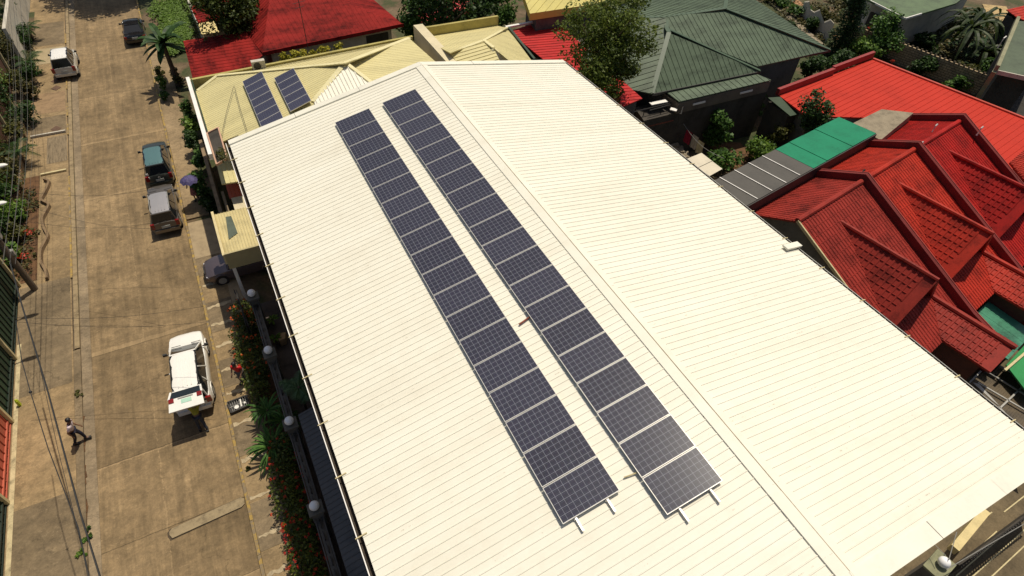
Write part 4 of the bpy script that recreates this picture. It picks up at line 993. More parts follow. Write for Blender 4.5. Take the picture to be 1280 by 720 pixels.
MB().walls([tuple(p)[:2] for p in (q[0].lerp(q[4], .1), q[1].lerp(q[5], .13), q[3].lerp(q[5], .12), q[4].lerp(q[0], .1), q[5].lerp(q[1], .1))], 0, 3.7).build('wall', white_old, gs)
mb = MB(); mb.bar(q[0]+V(0, 0, -.03), q[1]+V(0, 0, -.03), .1, .16); mb.bar(q[1]+V(0, 0, -.03), q[2]+V(0, 0, -.03), .1, .16); mb.build('fascia', white_paint, gs)
mb = MB(); wpt = q[0].lerp(q[4], .1).lerp(q[1].lerp(q[5], .13), .55); 
mb.box((wpt.x-.25, wpt.y-.3, 1.6), (3.2, .2, 2.2), rz=math.atan2((q[1]-q[0]).y, (q[1]-q[0]).x)); mb.build('opening', dark_metal, gs)
lamp = MB(); p = P(1104, 26, 0); lamp.tube([V(p.x, p.y, 0), V(p.x, p.y, 2.6), V(p.x+.5, p.y, 2.9)], .045, 6); lamp.box((p.x+.7, p.y, 2.95), (.5, .2, .12))
lamp.build('garden_lamp', white_paint, label='short white garden lamp post before the white bungalow', cat='lamp')
g2 = thing('grey_green_house', 'house with parapet edged grey green roof and white fascia at the right edge', 'house', P(1265, 70, 0))
q = [P(1271, 26, 5.2), P(1245, 88, 5.2), P(1300, 100, 5.2), P(1330, 30, 5.2)]
roofpart(g2, q, plain('grey green slab', (.065, .09, .05), .7, .2, .8), None, th=.2)
MB().walls([tuple(p)[:2] for p in (q[0].lerp(q[2], .05), q[1].lerp(q[3], .12), q[2].lerp(q[0], .12), q[3].lerp(q[1], .05))], 0, 5.0).build('wall', dark_wall, g2)
mb = MB(); mb.bar(q[1]+V(0, 0, -.1), q[2]+V(0, 0, -.1), .12, .3); mb.build('fascia', white_old, g2)
mb = MB(); mb.bar(q[0]+V(-.1, 0, .15), q[1]+V(-.1, 0, .15), .25, .5); mb.bar(q[1]+V(-.1, 0, .0), P(1222, 122, 2.6), .3, .4); mb.build('parapet', plain('pale mossy parapet', (.24, .23, .14), .9, .2, 1), g2)
mb = MB(); mb.bar(P(1262, 133, 0), P(1262, 133, 0)+V(.0, 0, 4.8), .22, .22); mb.build('post', steel, g2)
mb = MB(); p = P(1247, 60, 5.3); mb.tube([p, p+V(0, 0, .8), p+V(.2, 0, .9)], .05, 6); mb.build('vent_pipe', white_paint, label='white vent pipe on the grey green roof at the right', cat='vent')
sheet_d = struct('path', MB().prism([P(1225, 125, .05), P(1290, 150, .05), P(1300, 105, .05), P(1240, 95, .05)], .03), plain('dark yard', (.035, .03, .025), .95, .2, 2))
for nm, quad, n_ in (('low green growth covering the yards between the green roof and the bungalow', ((945, -6), (1085, -6), (1110, 70), (1045, 100)), 150), ('dark weedy growth covering the yard behind the block wall', ((1120, 40), (1190, 5), (1268, 30), (1235, 100)), 110)):
    mb = MB(); cc_ = []
    for _ in range(n_):
        a, b = rnd.random(), rnd.random(); p = P(*quad[0], .1).lerp(P(*quad[1], .1), a).lerp(P(*quad[3], .1).lerp(P(*quad[2], .1), a), b); cc_.append((p.x, p.y, .2, .8, .8, .3))
    leafcloud(mb, cc_, 60, .3, up=1.0); mb.build('ground_cover', leaf_dry, kind='stuff', label=nm, cat='ground cover')
# far terraces with garden strips
for i, (a, b, w, mt) in enumerate((((958, -4), (1032, 62), .8, slabgrey), ((985, -6), (1052, 50), .9, plain('orange path', (.32, .17, .08), .9, .2, 1)))):
    p, q_ = P(*a, .1), P(*b, .1); struct('path', MB().bar(p, q_, w, .12), mt)
mb = MB(); a, b = P(1006, 3, 1.6), P(1042, 32, 1.6)
pts = [a.lerp(b, t/8)+V(0, 0, .35*math.sin(t*1.9)) for t in range(9)]
for i in range(8):
    p0, p1 = pts[i], pts[i+1]; mb.prism([p0, p1, p1+V(.15, .2, 0), p0+V(.15, .2, 0)], p0.z)
mb.build('garden_wall', white_old, label='scalloped cream garden wall beside the dark cypress', cat='wall')
for i, (px, py, r_, lf) in enumerate(((975, 10, 1.1, leaf_mid), (995, 22, 1.2, leaf_mid), (1012, 38, 1.2, leaf_dk), (1028, 28, 1.1, leaf_olive), (985, 38, .8, leaf_dk), (1060, 8, 1.3, leaf_dk), (967, 3, 1.0, leaf_br))):
    bush(['tufted shrub by the far garden path below the first terrace', 'feathery shrub in the middle of the far terrace', 'dark shrub at the lower end of the far terrace', 'olive shrub below the scalloped garden wall', 'low dark shrub by the green roof corner path', 'dark shrub right behind the cypress', 'bright small shrub at the top of the far terrace'][i], P(px, py, 0), (r_, r_, r_*.9), 500, .3, lf, 'shrubs on the far terrace')
# cypress
cy = thing('cypress_tree', 'tall dark columnar cypress beyond the green roof tip', 'tree', P(1042, 72, 0)); cp_ = P(1042, 72, 0)
mb = MB(); leafcloud(mb, [(cp_.x+rnd.uniform(-.35, .35), cp_.y+rnd.uniform(-.35, .35), .5+i*.42, 1.45-.05*i, 1.45-.05*i, .5) for i in range(17)], 420, .26, up=1.2, aspect=.4); mb.build('crown', leaf_dk, cy)
mb = MB(); mb.tube([cp_, cp_+V(0, 0, 6)], [.2, .05], 7); mb.build('trunk', MATS['bark'], cy)
bush('pale leafed bush between the cypress and block wall', P(1068, 78, 0), (2.2, 1.5, 1.6), 1500, .32, leaf_br, k=12)
bush('tall loose green bush before the block wall', P(1092, 72, 0), (2.6, 1.8, 2.8), 2600, .3, leaf_mid, k=16)
bush('dark shrub along the base of the block wall', P(1150, 95, 0), (2.5, 1.0, 1.4), 1300, .3, leaf_dk, k=12)
bush('low shrub at the right foot of the block wall', P(1190, 112, 0), (2.0, .9, 1.0), 900, .28, leaf_mid, k=10)
bush('dark bush in the shade beside the green eave', P(1010, 100, 0), (2.2, 1.2, 1.6), 1200, .3, leaf_dk, k=12)
bush('shaded bush under the far tip of the green roof', P(1045, 92, 0), (2., 1.2, 1.5), 1000, .3, leaf_dk, k=12)
for i, (px, py) in enumerate(((1088, 34), (1116, 76))):
    mb = MB(); p = P(px, py, 1.6 if i else 2.2); leafcloud(mb, [(*p, .2, .2, .15)], 26, .18); mb.tube([V(p.x, p.y, 0), p], .03, 4)
    mb.build('red_flower', flower_rd, label=['red flower cluster above the far bushes near the bungalow', 'red flower cluster low beside the block wall'][i], cat='flower')
for i, (px, py, L_) in enumerate(((1192, 72, 4.6), (1206, 60, 4.8), (1220, 80, 3.2))):
    rosette(['big arching banana plant left of the group before the bungalow', 'tallest arching banana plant behind the block wall', 'shorter banana plant at the right of the group'][i], P(px, py, 0), 2.8 if i < 2 else 1.2, 18, L_*.85, .20, leafmat('banana leaf', [(.010, .022, .005), (.022, .042, .008), (.05, .075, .016)]), droop=.75, name='banana_plant', cat='banana plant', group='banana plants behind the block wall', trunk=.16, upr=(.1, 1.3))
for i, (px, py) in enumerate(((1225, 100), (1200, 95), (1150, 60), (1240, 75))):
    bush(['leafy weeds before the bananas near the mossy parapet', 'brownish weeds below the banana group', 'dark undergrowth left of the bananas', 'olive undergrowth right of the bananas by the house'][i], P(px, py, 0), (2, 1.4, 1.1), 900, .32, [leaf_mid, leaf_olive, leaf_dk, leaf_olive][i], 'undergrowth around the bananas')
fr = thing('far_red_house', 'corner of a far red roofed building at the upper right edge', 'house', P(1270, 18, 0)); roofpart(fr, [P(1258, 12, 4.2), P(1290, 5, 4.2), P(1300, 32, 4.2), P(1272, 22, 4.2)], tile2, (1, 0, 0), .4)
MB().walls([tuple(P(1262, 12, 4))[:2], tuple(P(1288, 8, 4))[:2], tuple(P(1296, 26, 4))[:2]], 0, 4.1).build('wall', grey_wall, fr)
struct('dirt_path', MB().prism([P(1228, 5, .06), P(1258, 8, .06), P(1268, 30, .06), P(1236, 22, .06)], .03), plain('sandy dirt', (.42, .30, .14), .95, .3, 1.5))

# ---- trees around the yellow and red houses
bt = P(743, 103, 5.1); btb = (bt.x, bt.y, 0)
tree('tall sparse olive brown tree rising beside the white roof', btb, tuple(P(757, 58, 8.6)), (3.1, 2.9, 3.6), 95, .78, 190, .19, leaf_tree, MATS['bark'], tr=.2, shell=.3)
t2 = P(281, 8, 7.0)
tree('dense dark round tree above the low red shed', (t2.x, t2.y, 0), (t2.x, t2.y, 7.0), (2.2, 1.9, 1.9), 44, .75, 170, .24, leafmat('deep leaves', [(.025, .038, .005), (.05, .07, .009), (.08, .11, .015)]), MATS['bark'], tr=.22)
for i, (px, py, z, rr_, lf, lb_) in enumerate(((518, 22, 5, (1.3, 1.2, 2.2), leaf_mid, 'slim green tree at the right corner of the dark red roof'), (555, 6, 6.5, (2.6, 2.2, 2.6), leaf_dk, 'dark wide tree over far red roofs at the top'), (593, 8, 5.5, (2.2, 2, 2.4), leaf_dk, 'dark tree just left of the rounder bright one at the top'), (620, 12, 4.6, (1.7, 1.6, 2.0), leaf_mid, 'rounded brighter green tree above the right yellow roof'))):
    p = P(px, py, z); tree(lb_, (p.x, p.y, 0), tuple(p), rr_, 30, .75, 120, .28, lf, MATS['bark'], 'trees beyond the yellow parapet')
fh = thing('far_red_roof_house', 'far bright red roof glimpsed through trees at the top', 'house', P(560, 0, 0))
q = [P(525, 28, 4.), P(610, 12, 4.), P(600, -20, 4.5), P(510, -15, 4.5)]
roofpart(fh, q, plain('far red sheet', (.5, .04, .04), .5, .1, 1), (0, 1, 0), .4); MB().walls([tuple(p.lerp(q[(i+2) % 4], .08))[:2] for i, p in enumerate(q)], 0, 3.9).build('wall', white_old, fh)

tree('wide street tree beyond the top of the picture shading the road', (-1.2, 74.5, 0), (-3.6, 74.0, 8.0), (5.2, 4.6, 2.2), 60, 1.3, 200, .45, leaf_dk, MATS['bark'], tr=.3, name='street_tree')
# garden with banana plant at upper street side
gp = [P(193, 4, .1), P(240, -2, .1), P(250, 42, .1), P(232, 50, .1), P(228, 95, .1), P(214, 70, .1)]
mb = MB(); cs_ = []
for i in range(90):
    a, b = rnd.random(), rnd.random(); p = gp[0].lerp(gp[1], a).lerp(gp[5].lerp(gp[3], a), b); cs_.append((p.x, p.y, .3, .9, .9, .22))
leafcloud(mb, cs_, 260, .2, up=2.); mb.build('ground_cover', leafmat('vine leaves', [(.06, .11, .014), (.10, .18, .02), (.15, .24, .035)]), kind='stuff', label='thick green creeper covering the lot beside the far street', cat='ground cover')
mb = MB(); mb.bar(P(238, 10, .9), P(252, 42, .9), .15, 1.8); mb.build('lot_wall', white_old, label='thin pale wall bounding the creeper lot', cat='wall')
p = V(-2.1, 51.2, 0)
rosette('large banana plant leaning over the far sidewalk', p, 3.3, 22, 2.25, .25, leafmat('banana leaf dark', [(.01, .035, .008), (.028, .07, .016), (.06, .12, .03)]), droop=.3, name='banana_plant', cat='banana plant', trunk=.15, upr=(-.5, 1.3))
for i, (px, py, s_) in enumerate(((205, 112, .8), (201, 95, .55), (208, 125, .5))):
    bush(['green shrub on the sidewalk below the banana plant', 'reddish small shrub on the kerb below the banana plant', 'small low shrub at the kerb end of the planter'][i], P(px, py, .1), (s_*.7, s_, s_), 350, .2, [leaf_br, leaf_olive, leaf_mid][i])
# green hedge line by the yellow house
for i, (px, py, rx, ry, rz) in enumerate(((239, 150, .6, 1.3, 1.1), (243, 172, .7, 1.2, 1.3), (247, 193, .65, 1.2, 1.3), (253, 215, .6, .9, 1.1), (259, 250, .75, 1.1, 1.5), (262, 262, .6, .8, 1.0), (224, 105, .5, 1.8, .9))):
    bush(['green bush at the far end of the row beside the yellow house wall', 'bright tipped bush second in the row beside the yellow wall', 'dark feathery bush midway along the yellow house wall', 'rounded dense bush above the open umbrella', 'feathery dark green bush right of the umbrella', 'low bush at the gate end beside the driveway', 'narrow grass strip along the far sidewalk'][i], P(px, py, 0), (rx, ry, rz), 900, .2, [leaf_mid, leaf_br, leaf_dk, leaf_mid, leaf_mid, leaf_dk, leaf_olive][i], 'bushes beside the yellow house', k=12)
ya = MB(); ya.box((-1.55, 33.7, 1.0), (.2, 10.8, 2.0)); ya.build('garden_wall', plain('taupe rendered wall', (.24, .17, .10), .9, .25, 2), label='taupe low wall between the bushes and yellow house', cat='wall')

# ------------------------------------------------------------------ carport with car, driveway
cpz = 4.0
ct = thing('carport', 'cream carport with ribbed flat roof, torn skylight and deep fascia', 'carport', (-.6, 26.6, 0))
q = [V(-1.78, 24.85, cpz-.15), V(1.0, 24.85, cpz-.15), V(1.0, 28.35, cpz-.15), V(-1.78, 28.35, cpz-.15)]
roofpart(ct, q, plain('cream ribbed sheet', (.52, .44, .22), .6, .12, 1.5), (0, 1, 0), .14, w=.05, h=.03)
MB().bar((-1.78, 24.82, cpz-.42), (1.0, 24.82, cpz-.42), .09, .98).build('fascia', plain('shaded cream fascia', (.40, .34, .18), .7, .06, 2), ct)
MB().bar((-1.80, 24.78, cpz-.25), (-1.80, 28.4, cpz-.25), .12, .6).build('side_fascia', plain('cream side board', (.6, .5, .27), .7, .1, 3), ct)
mb = MB(); q = [P(282, 271, 3.9), P(289, 270, 3.9), P(297, 291, 3.9), P(286, 299, 3.9)]
mb.prism([p for p in q], .03); mb.build('skylight', plain('grey green skylight', (.09, .11, .08), .4, .2, 2), ct)
mb = MB()
for x, y in ((-1.6, 25.0), (-1.6, 28.1)): mb.bar((x, y, 0), (x, y, 3.6), .16, .16)
mb.build('post', white_paint, ct)
gt = thing('driveway_gate', 'open dark steel gate leaf folded beside the carport car', 'gate', (-2.0, 25, 0))
mb = MB(); a, b = V(-1.95, 24.6, 0), V(-1.75, 21.9, 0)
for i in range(22): p = a.lerp(b, i/21); mb.bar(p, p+V(0, 0, 1.9), .025, .025)
for z in (.15, .6, 1.2, 1.8): mb.bar(a+V(0, 0, z), b+V(0, 0, z), .05, .05)
mb.build('bars', dark_metal, gt)
mb = MB()
for z in (1.05,): mb.box((-1.85, 23.25, z), (.02, 2.6, 1.7), rz=0)
mb.build('backing_sheet', dark_metal, gt)

# ------------------------------------------------------------------ boundary wall, globe pillars, hedge
pil = None
for i, y in enumerate((23.35, 19.47, 15.42, 11.43, 7.4)):
    o = thing('fence_pillar', ['grey fence pillar with white globe lamp at the carport end', 'grey globe topped fence pillar level with the white car', 'grey globe topped pillar where the slate lean to begins', 'grey globe topped fence pillar beside the red blossoms', 'nearest grey fence pillar with globe lamp'][i], 'pillar', (-1.18, y, 0), 'globe pillars along the garden fence')
    if pil is None:
        MB().box((0, 0, 1.1), (.42, .42, 2.2)).build('shaft', grey_wall, o, local=True)
        MB().box((0, 0, 2.24), (.56, .54, .09)).build('cap', plain('grey cap', (.13, .12, .10), .9, .15, 2), o, local=True)
        gm_ = MB(); gm_.sphere((0, 0, 2.50), .19, 16, 12); gl = gm_.build('globe_lamp', globe, o, local=True, smooth=60); MB().cyl((0, 0, 2.30), .09, .06).build('lamp_base', dark_metal, gl, local=True); pil = o
    else:
        for ch in list(pil.children): c = copy_tree(ch, o)
bw2 = thing('garden_fence', 'low grey wall with dark double rails between globe pillars', 'fence', (-1.18, 15, 0))
MB().box((-1.18, 15.2, .85), (.22, 17.0, 1.7)).build('wall', grey_wall, bw2)
mb = MB()
for x in (-1.33, -1.03): mb.bar((x, 6.9, 1.86), (x, 23.7, 1.86), .035, .06)
mb.build('rail', plain('dull rail', (.12, .11, .10), .7, .15, 3), bw2)
mb = MB()
for y in np.arange(7, 23.6, .5): mb.bar((-1.18, y, 1.65), (-1.18, y, 1.9), .32, .03)
mb.build('cross_bar', dark_metal, bw2)
# slate lean-to roof along the building
ls = thing('slate_lean_to', 'narrow slate grey corrugated lean to roof under the white eave', 'lean-to', (.0, 11, 0))
q = [V(-.78, 4, 2.7), V(.78, 4, 3.2), V(.78, 15.4, 3.2), V(-.78, 15.4, 2.7)]
roofpart(ls, q, darkroof, (1, 0, .3), .22, w=.05, h=.025)
mb = MB()
for y in (5, 8.5, 12, 15): mb.bar((-.65, y, 0), (-.65, y, 2.65), .1, .1)
mb.build('post', dark_metal, ls)
# flowering hedge
for i, (a, b, fm, dens) in enumerate(((21.9, 24.4, flower_or, 46), (18.6, 21.8, flower_or, 34), (6.5, 15.6, flower_rd, 130))):
    o = thing('flower_hedge', ['dark hedge with orange blossoms beside the carport', 'hedge with sparse orange blossoms beside the parked white car', 'long dark hedge sprinkled with bright red blossoms at the near fence'][i], 'hedge', (-1.9, (a+b)/2, 0), 'flowering hedges along the fence')
    mb = MB(); cs_ = []; y = a
    while y < b:
        cs_.append((-1.98+rnd.uniform(-.22, .2), y, .78+rnd.uniform(-.15, .18), .56+rnd.uniform(-.08, .16), .5, .62)); y += .28
    leafcloud(mb, cs_, 210, .13, shell=.3); mb.build('foliage', leafmat('hedge leaves', [(.02, .035, .005), (.05, .075, .010), (.12, .14, .018)]), o)
    mb = MB(); fl = []
    for _ in range(dens):
        c = cs_[min(len(cs_)-1, int(abs(len(cs_)*(.5+.5*math.sin(_*.37+i)*math.cos(_*.11)))+rnd.random()*3))]; th = rnd.uniform(-.3, math.pi+.2); clus = rnd.random()
        fl.append((c[0]+math.cos(th)*(c[3]+.03)*(-1 if rnd.random() < .3 else 1), c[1]+rnd.uniform(-.2, .2), c[2]+abs(math.sin(th))*.56, .06, .07, .05))
    leafcloud(mb, fl, 9, .075, up=1.); mb.build('blossoms', fm, o, kind='stuff')
# lines of flowers on the street edge
sp_leaf = leafmat('spiky leaves', [(.02, .06, .012), (.05, .13, .025), (.12, .24, .05)])
for i, (x, y, L_, n_) in enumerate(((-2.0, 17.5, 1.0, 44), (-2.15, 15.6, 1.2, 60), (-1.5, 16.7, 1.0, 36))):
    rosette(['dark spiky rosette plant beside the red shirted person', 'bright spiky rosette plant overhanging the sidewalk', 'spiky rosette plant growing against the fence wall'][i], (x, y, 0.05), .75, n_, L_, .035, sp_leaf if i != 2 else leaf_mid, droop=.55, name='spiky_plant', group='spiky plants by the fence', upr=(.1, 1.3))
rosette('pale fan palm growing between the fence and the building', (-.45, 17.3, 0), 1.9, 12, .9, .3, leafmat('fan palm', [(.03, .07, .02), (.07, .14, .05), (.14, .22, .10)]), droop=.3, leaflets=True, name='fan_palm', cat='palm', trunk=.05)
for i, (px, py) in enumerate(((339, 397), (343, 420), (368, 480))):
    p = P(px, py, .6); rosette(['small bright plant sprouting in the shaded strip, farther one', 'small bright plant beside the pale stone in the shade', 'grassy plant in the shade before the slate lean to'][i], (p.x, p.y, 0), .4, 9, .4, .05, leaf_br, droop=.3, name='seedling', group='small plants in the shaded strip')
MB().prism([P(346, 417, .5), P(357, 415, .5), P(356, 423, .5), P(349, 426, .5)], .45).build('stone_block', plain('tan stone', (.42, .27, .14), .9, .2, 4), label='pale tan stone block in the shaded strip', cat='stone')

# ------------------------------------------------------------------ cars
glass_dark = glassmat('car glass', (.012, .014, .016), .06)
chrome = plain('chrome', (.6, .6, .6), .15, .02, 2, metal=.9)
head_m = glassmat('headlamp glass', (.65, .65, .68), .1)
def carpaint(name, col, rough=.25, metal=.0):
    m = plain(name, col, rough, .03, 2, metal=metal, coat=.6); return m
tail_m = glassmat('tail lamp red', (.20, .007, .007), .2); plate_m = plain('plate', (.38, .40, .38), .5, .05, 8); plate_g = plain('pale green plate', (.38, .6, .48), .5, .05, 8)
black_pl = plain('black plastic', (.02, .02, .02), .6, .1, 4)
def make_car(name, label, cat, loc, rz, L, W, H, paint, roofm=None, kind='suv', rails=False, tail=True, gate=False, plate=None, glassR=None, hood=1.0, belt=1.02, two_tone=None, rearw=True):
    t = thing(name, label, cat, loc, None, rz); w = W/2; roofm = roofm or paint
    sedan = kind == 'sedan'
    # lower body loft
    if sedan: st = [(-.5, .84, .42, .80), (-.485, .93, .3, .92), (-.40, .99, .22, .97), (-.30, 1, .2, .96), (0, 1, .2, .92), (.22, 1, .2, .90), (.36, .98, .22, .84), (.46, .92, .28, .74), (.5, .80, .36, .60)]
    else: st = [(-.5, .86, .42, .80), (-.49, .94, .36, belt), (-.42, 1, .28, belt+.01), (-.25, 1, .26, belt), (0, 1, .26, belt-.02), (.26, 1, .26, belt-.10), (.315, .99, .26, hood-.03), (.40, .96, .3, hood-.04), (.455, .90, .3, hood-.09), (.485, .80, .34, hood-.18), (.5, .62, .42, hood-.36)]
    mb = MB(); n = 12; vs = []; fs = []
    for (y, ws, zb, zt) in st:
        ww = w*ws
        ring = [(-.82*ww, zb), (-.97*ww, zb+.1), (-ww, zb+(zt-zb)*.45), (-.985*ww, zt-.14), (-.93*ww, zt-.03), (-.5*ww, zt+.035), (.5*ww, zt+.035), (.93*ww, zt-.03), (.985*ww, zt-.14), (ww, zb+(zt-zb)*.45), (.97*ww, zb+.1), (.82*ww, zb)]
        vs += [(x, y*L, z) for x, z in ring]
    for i in range(len(st)-1):
        for j in range(n): fs.append((i*n+j, (i+1)*n+j, (i+1)*n+(j+1) % n, i*n+(j+1) % n))
    fs += [tuple(range(n)), tuple((len(st)-1)*n+j for j in reversed(range(n)))]
    mb.add(vs, fs); body = mb.build('body', paint, t, local=True, smooth=38)
    # glasshouse: rear base, rear top, front top, front base
    if sedan: yb, yt, yf, yg = -.36*L, -.20*L, .07*L, .22*L; zb_ = .93
    else: yb, yt, yf, yg = -.475*L, -.435*L, .05*L, .295*L; zb_ = belt
    wb, wt = w*.915, w*.71
    def ringy(y, ww, z): return [(-ww, y, z), (ww, y, z)]
    rows = [ringy(yb, wb*.93, zb_-.02), ringy(yt, wt*.94, H-.05), ringy((yt+yf)/2, wt*1.02, H), ringy(yf, wt*.96, H-.05), ringy(yg, wb*.88, zb_-.05)]
    base = [(-wb*.93, yb, zb_-.02), (-wb, yt+.2, zb_-.02), (-wb, (yt+yf)/2, zb_-.03), (-wb, yf, zb_-.04), (-wb*.9, yg, zb_-.07)]
    mb = MB(); top = [(-wt*.94, yt, H-.05), (-wt, (yt*2+yf)/3, H-.005), (-wt*1.0, (yt+yf*2)/3, H-.005), (-wt*.95, yf, H-.05)]
    Lf = [Vector(base[0]), Vector(base[1]), Vector(base[2]), Vector(base[3]), Vector(base[4])]; Tf = [Vector(p) for p in top]
    mir = lambda p: Vector((-p.x, p.y, p.z))
    vs = Lf+Tf+[mir(p) for p in Lf]+[mir(p) for p in Tf]
    fs = [(0, 1, 5), (1, 2, 6, 5), (2, 3, 7, 6), (3, 8, 7), (3, 4, 8), (9, 14, 10), (10, 14, 15, 11), (11, 15, 16, 12), (12, 16, 17), (12, 17, 13), (5, 6, 15, 14), (6, 7, 16, 15), (7, 8, 17, 16), (4, 13, 17, 8)]
    if not gate: fs.append((0, 5, 14, 9))
    mb.add(vs, fs); gl = mb.build('windows', glassR or glass_dark, t, local=True)
    mb = MB()
    prs = [(Lf[0], Tf[0]), (Lf[4], Tf[3]), ((Lf[2]+Lf[3])/2, (Tf[2]+Tf[1])/2)]
    if not sedan: prs.append((Lf[1]+V(0, .12*L, 0), Tf[0]+V(0, .14*L, 0)))
    for a, b in prs:
        for f_ in (lambda p: p, mir): mb.bar(f_(a)+V(0, 0, 0), f_(b), .055, .05, up=(0, 1, .3))
    mb.bar(Tf[0], mir(Tf[0]), .09, .05); mb.bar(Tf[3], mir(Tf[3]), .07, .05)
    mb.build('pillars', paint, t, local=True)
    mb = MB(); nx, ny = 6, 7; vs = []; fs = []
    for j in range(ny+1):
        y = yt+(yf-yt)*j/ny
        for i in range(nx+1):
            x = (i/nx*2-1)*wt*(1.0-.05*(abs(j/ny*2-1)**2)); z = H+.02-.05*(abs(j/ny*2-1)**3)-.035*(abs(i/nx*2-1)**3); vs.append((x, y, z))
    for j in range(ny):
        for i in range(nx): k0 = j*(nx+1)+i; fs.append((k0, k0+1, k0+nx+2, k0+nx+1))
    mb.add(vs, fs)
    if not sedan:
        for xx in (-.45, -.15, .15, .45): mb.bar((xx*wt, yt+.15, H+.022), (xx*wt, yf-.25, H+.022), .03, .012)
    rfp = mb.build('roof', roofm, t, local=True, smooth=40)
    if rails:
        for s_ in (-1, 1):
            mb = MB(); mb.tube([(s_*wt*.93, yt+.2, H-.01), (s_*wt*.93, yt+.25, H+.06), (s_*wt*.93, yf-.25, H+.06), (s_*wt*.93, yf-.2, H-.01)], .022, 6); mb.build('roof_rail', black_pl if rails == 1 else steel, t, local=True)
    for s_ in (-1, 1):
        for yy in (-.30, .315):
            mb = MB(); mb.cyl((s_*(w-.10), yy*L, .34), .34, .22, 20, 'X'); wh = mb.build('wheel', rubber, t, local=True, smooth=30)
            MB().cyl((s_*(w-.0), yy*L, .34), .21, .035, 12, 'X').build('rim', steel, wh, local=True)
            mb = MB(); mb.tube([(s_*w*.985, yy*L+.42*math.cos(a_), .34+.42*math.sin(a_)) for a_ in np.linspace(0, math.pi, 9)], .035, 5); mb.build('wheel_arch', black_pl if two_tone else paint, t, local=True)
        mb = MB(); mb.box((s_*(w+.10), yg-.42, zb_+.06), (.17, .09, .12)); mb.bar((s_*w*.9, yg-.4, zb_), (s_*(w+.1), yg-.42, zb_+.04), .05, .04); mb.build('mirror', black_pl, t, local=True)
        mb = MB(); mb.box((s_*w*.74, L*.466, .70 if not sedan else .60), (w*.24, .12, .12), rz=-s_*R(34)); mb.build('headlamp', head_m, t, local=True)
        mb = MB(); mb.box((s_*w*.86, -L*.489, zb_-.12 if not sedan else .78), (w*.26, .11, .34 if not sedan else .2)); mb.build('tail_lamp', tail_m, t, local=True)
    MB().box((0, -L*.503, .5), (W*.86, .13, .2)).build('rear_bumper', two_tone or paint, t, local=True)
    MB().box((0, L*.49, .46), (W*.62, .1, .2)).build('front_bumper', two_tone or paint, t, local=True)
    MB().box((0, L*.497, .66), (W*.38, .05, .14)).build('grille', black_pl, t, local=True)
    if not gate:
        MB().box((0, -L*.503-.0, .74), (.46, .03, .16)).build('number_plate', plate or plate_m, t, local=True)
        if not sedan: mb = MB(); mb.bar((-.3, -L*.497, zb_+.06), (.15, -L*.482, zb_+.12), .02, .02); mb.build('rear_wiper', black_pl, t, local=True)
    mb = MB()
    for s_ in (-.3, .25): mb.bar((s_*W-.15, yg+.0, zb_+.0), (s_*W+.28, yg-.06, zb_+.06), .02, .02)
    mb.build('wiper', black_pl, t, local=True)
    return t
white_p = carpaint('white car paint', (.80, .78, .73)); 
c1c = P(232, 455, 1.0)
suv = make_car('parked_suv', 'white suv parked with its tailgate raised in the near lane', 'car', (-4.78, 21.45, 0), R(-3.0), 4.5, 1.62, 1.72, white_p, rails=1, gate=True)
# open tailgate + dark load bay
LL_ = 4.5; hy, hz = -.435*LL_, 1.72
tg = MB(); a, b, c_ = V(0, hy, hz), V(0, hy-.50, hz+.16), V(0, hy-1.12, hz+.08)
def plate_between(mb, p, q_, w0, w1, th):
    mb.add([V(-w0, p.y, p.z), V(w0, p.y, p.z), V(w1, q_.y, q_.z), V(-w1, q_.y, q_.z), V(-w0, p.y, p.z-th), V(w0, p.y, p.z-th), V(w1, q_.y, q_.z-th), V(-w1, q_.y, q_.z-th)], [(0, 3, 2, 1), (4, 5, 6, 7), (0, 1, 5, 4), (1, 2, 6, 5), (2, 3, 7, 6), (3, 0, 4, 7)])
plate_between(tg, b, c_, .66, .70, .05)
for s_ in (-1, 1): tg.bar((s_*.60, a.y, a.z), (s_*.66, b.y, b.z-.02), .08, .05)
tgo = tg.build('tailgate', white_p, suv, local=True, label='raised tailgate')
g_ = MB(); plate_between(g_, a+V(0, -.02, .0), b+V(0, .0, -.0), .58, .63, .02); g_.build('tailgate_window', glass_dark, tgo, local=True)
pm = MB(); pm.box((0.02, (b.y+c_.y)/2+.08, (b.z+c_.z)/2+.012), (.42, .2, .02), rx=R(7)); pm.build('number_plate', plate_g, tgo, local=True)
pm = MB(); pm.box((0, b.y-.06, b.z+.012), (.6, .05, .03)); pm.build('trim', steel, tgo, local=True)
for s_ in (-1, 1):
    pm = MB(); pm.box((s_*.56, b.y-.10, b.z+.005), (.2, .2, .05), rx=R(7)); pm.build('tail_lamp', tail_m, tgo, local=True)
for s_ in (-1, 1):
    g_ = MB(); g_.tube([(s_*.62, hy+.1, 1.5), (s_*.64, b.y-.2, b.z-.05)], .015, 5); g_.build('gas_strut', black_pl, tgo, local=True)
MB().box((0, -.5*LL_+.35, .98), (1.4, .7, .12)).build('load_floor', black_pl, suv, local=True)
make_car('parked_minivan', 'grey brown estate parked bumper to bumper behind the teal topped suv', 'car', (-4.62, 34.75, 0), R(-1), 4.25, 1.54, 1.6, carpaint('taupe paint', (.13, .115, .10), .3, .4), roofm=carpaint('silver roof', (.42, .40, .40), .3, .4), rails=2, belt=.98, hood=.95, kind='suv')
tl = make_car('parked_suv', 'dark suv with teal roof parked ahead of the grey estate', 'car', (-4.48, 39.75, 0), R(-.5), 4.45, 1.55, 1.72, carpaint('dark green grey paint', (.045, .055, .05), .3, .3), roofm=carpaint('teal roof paint', (.10, .20, .20), .35, .3), rails=False, belt=1.03)
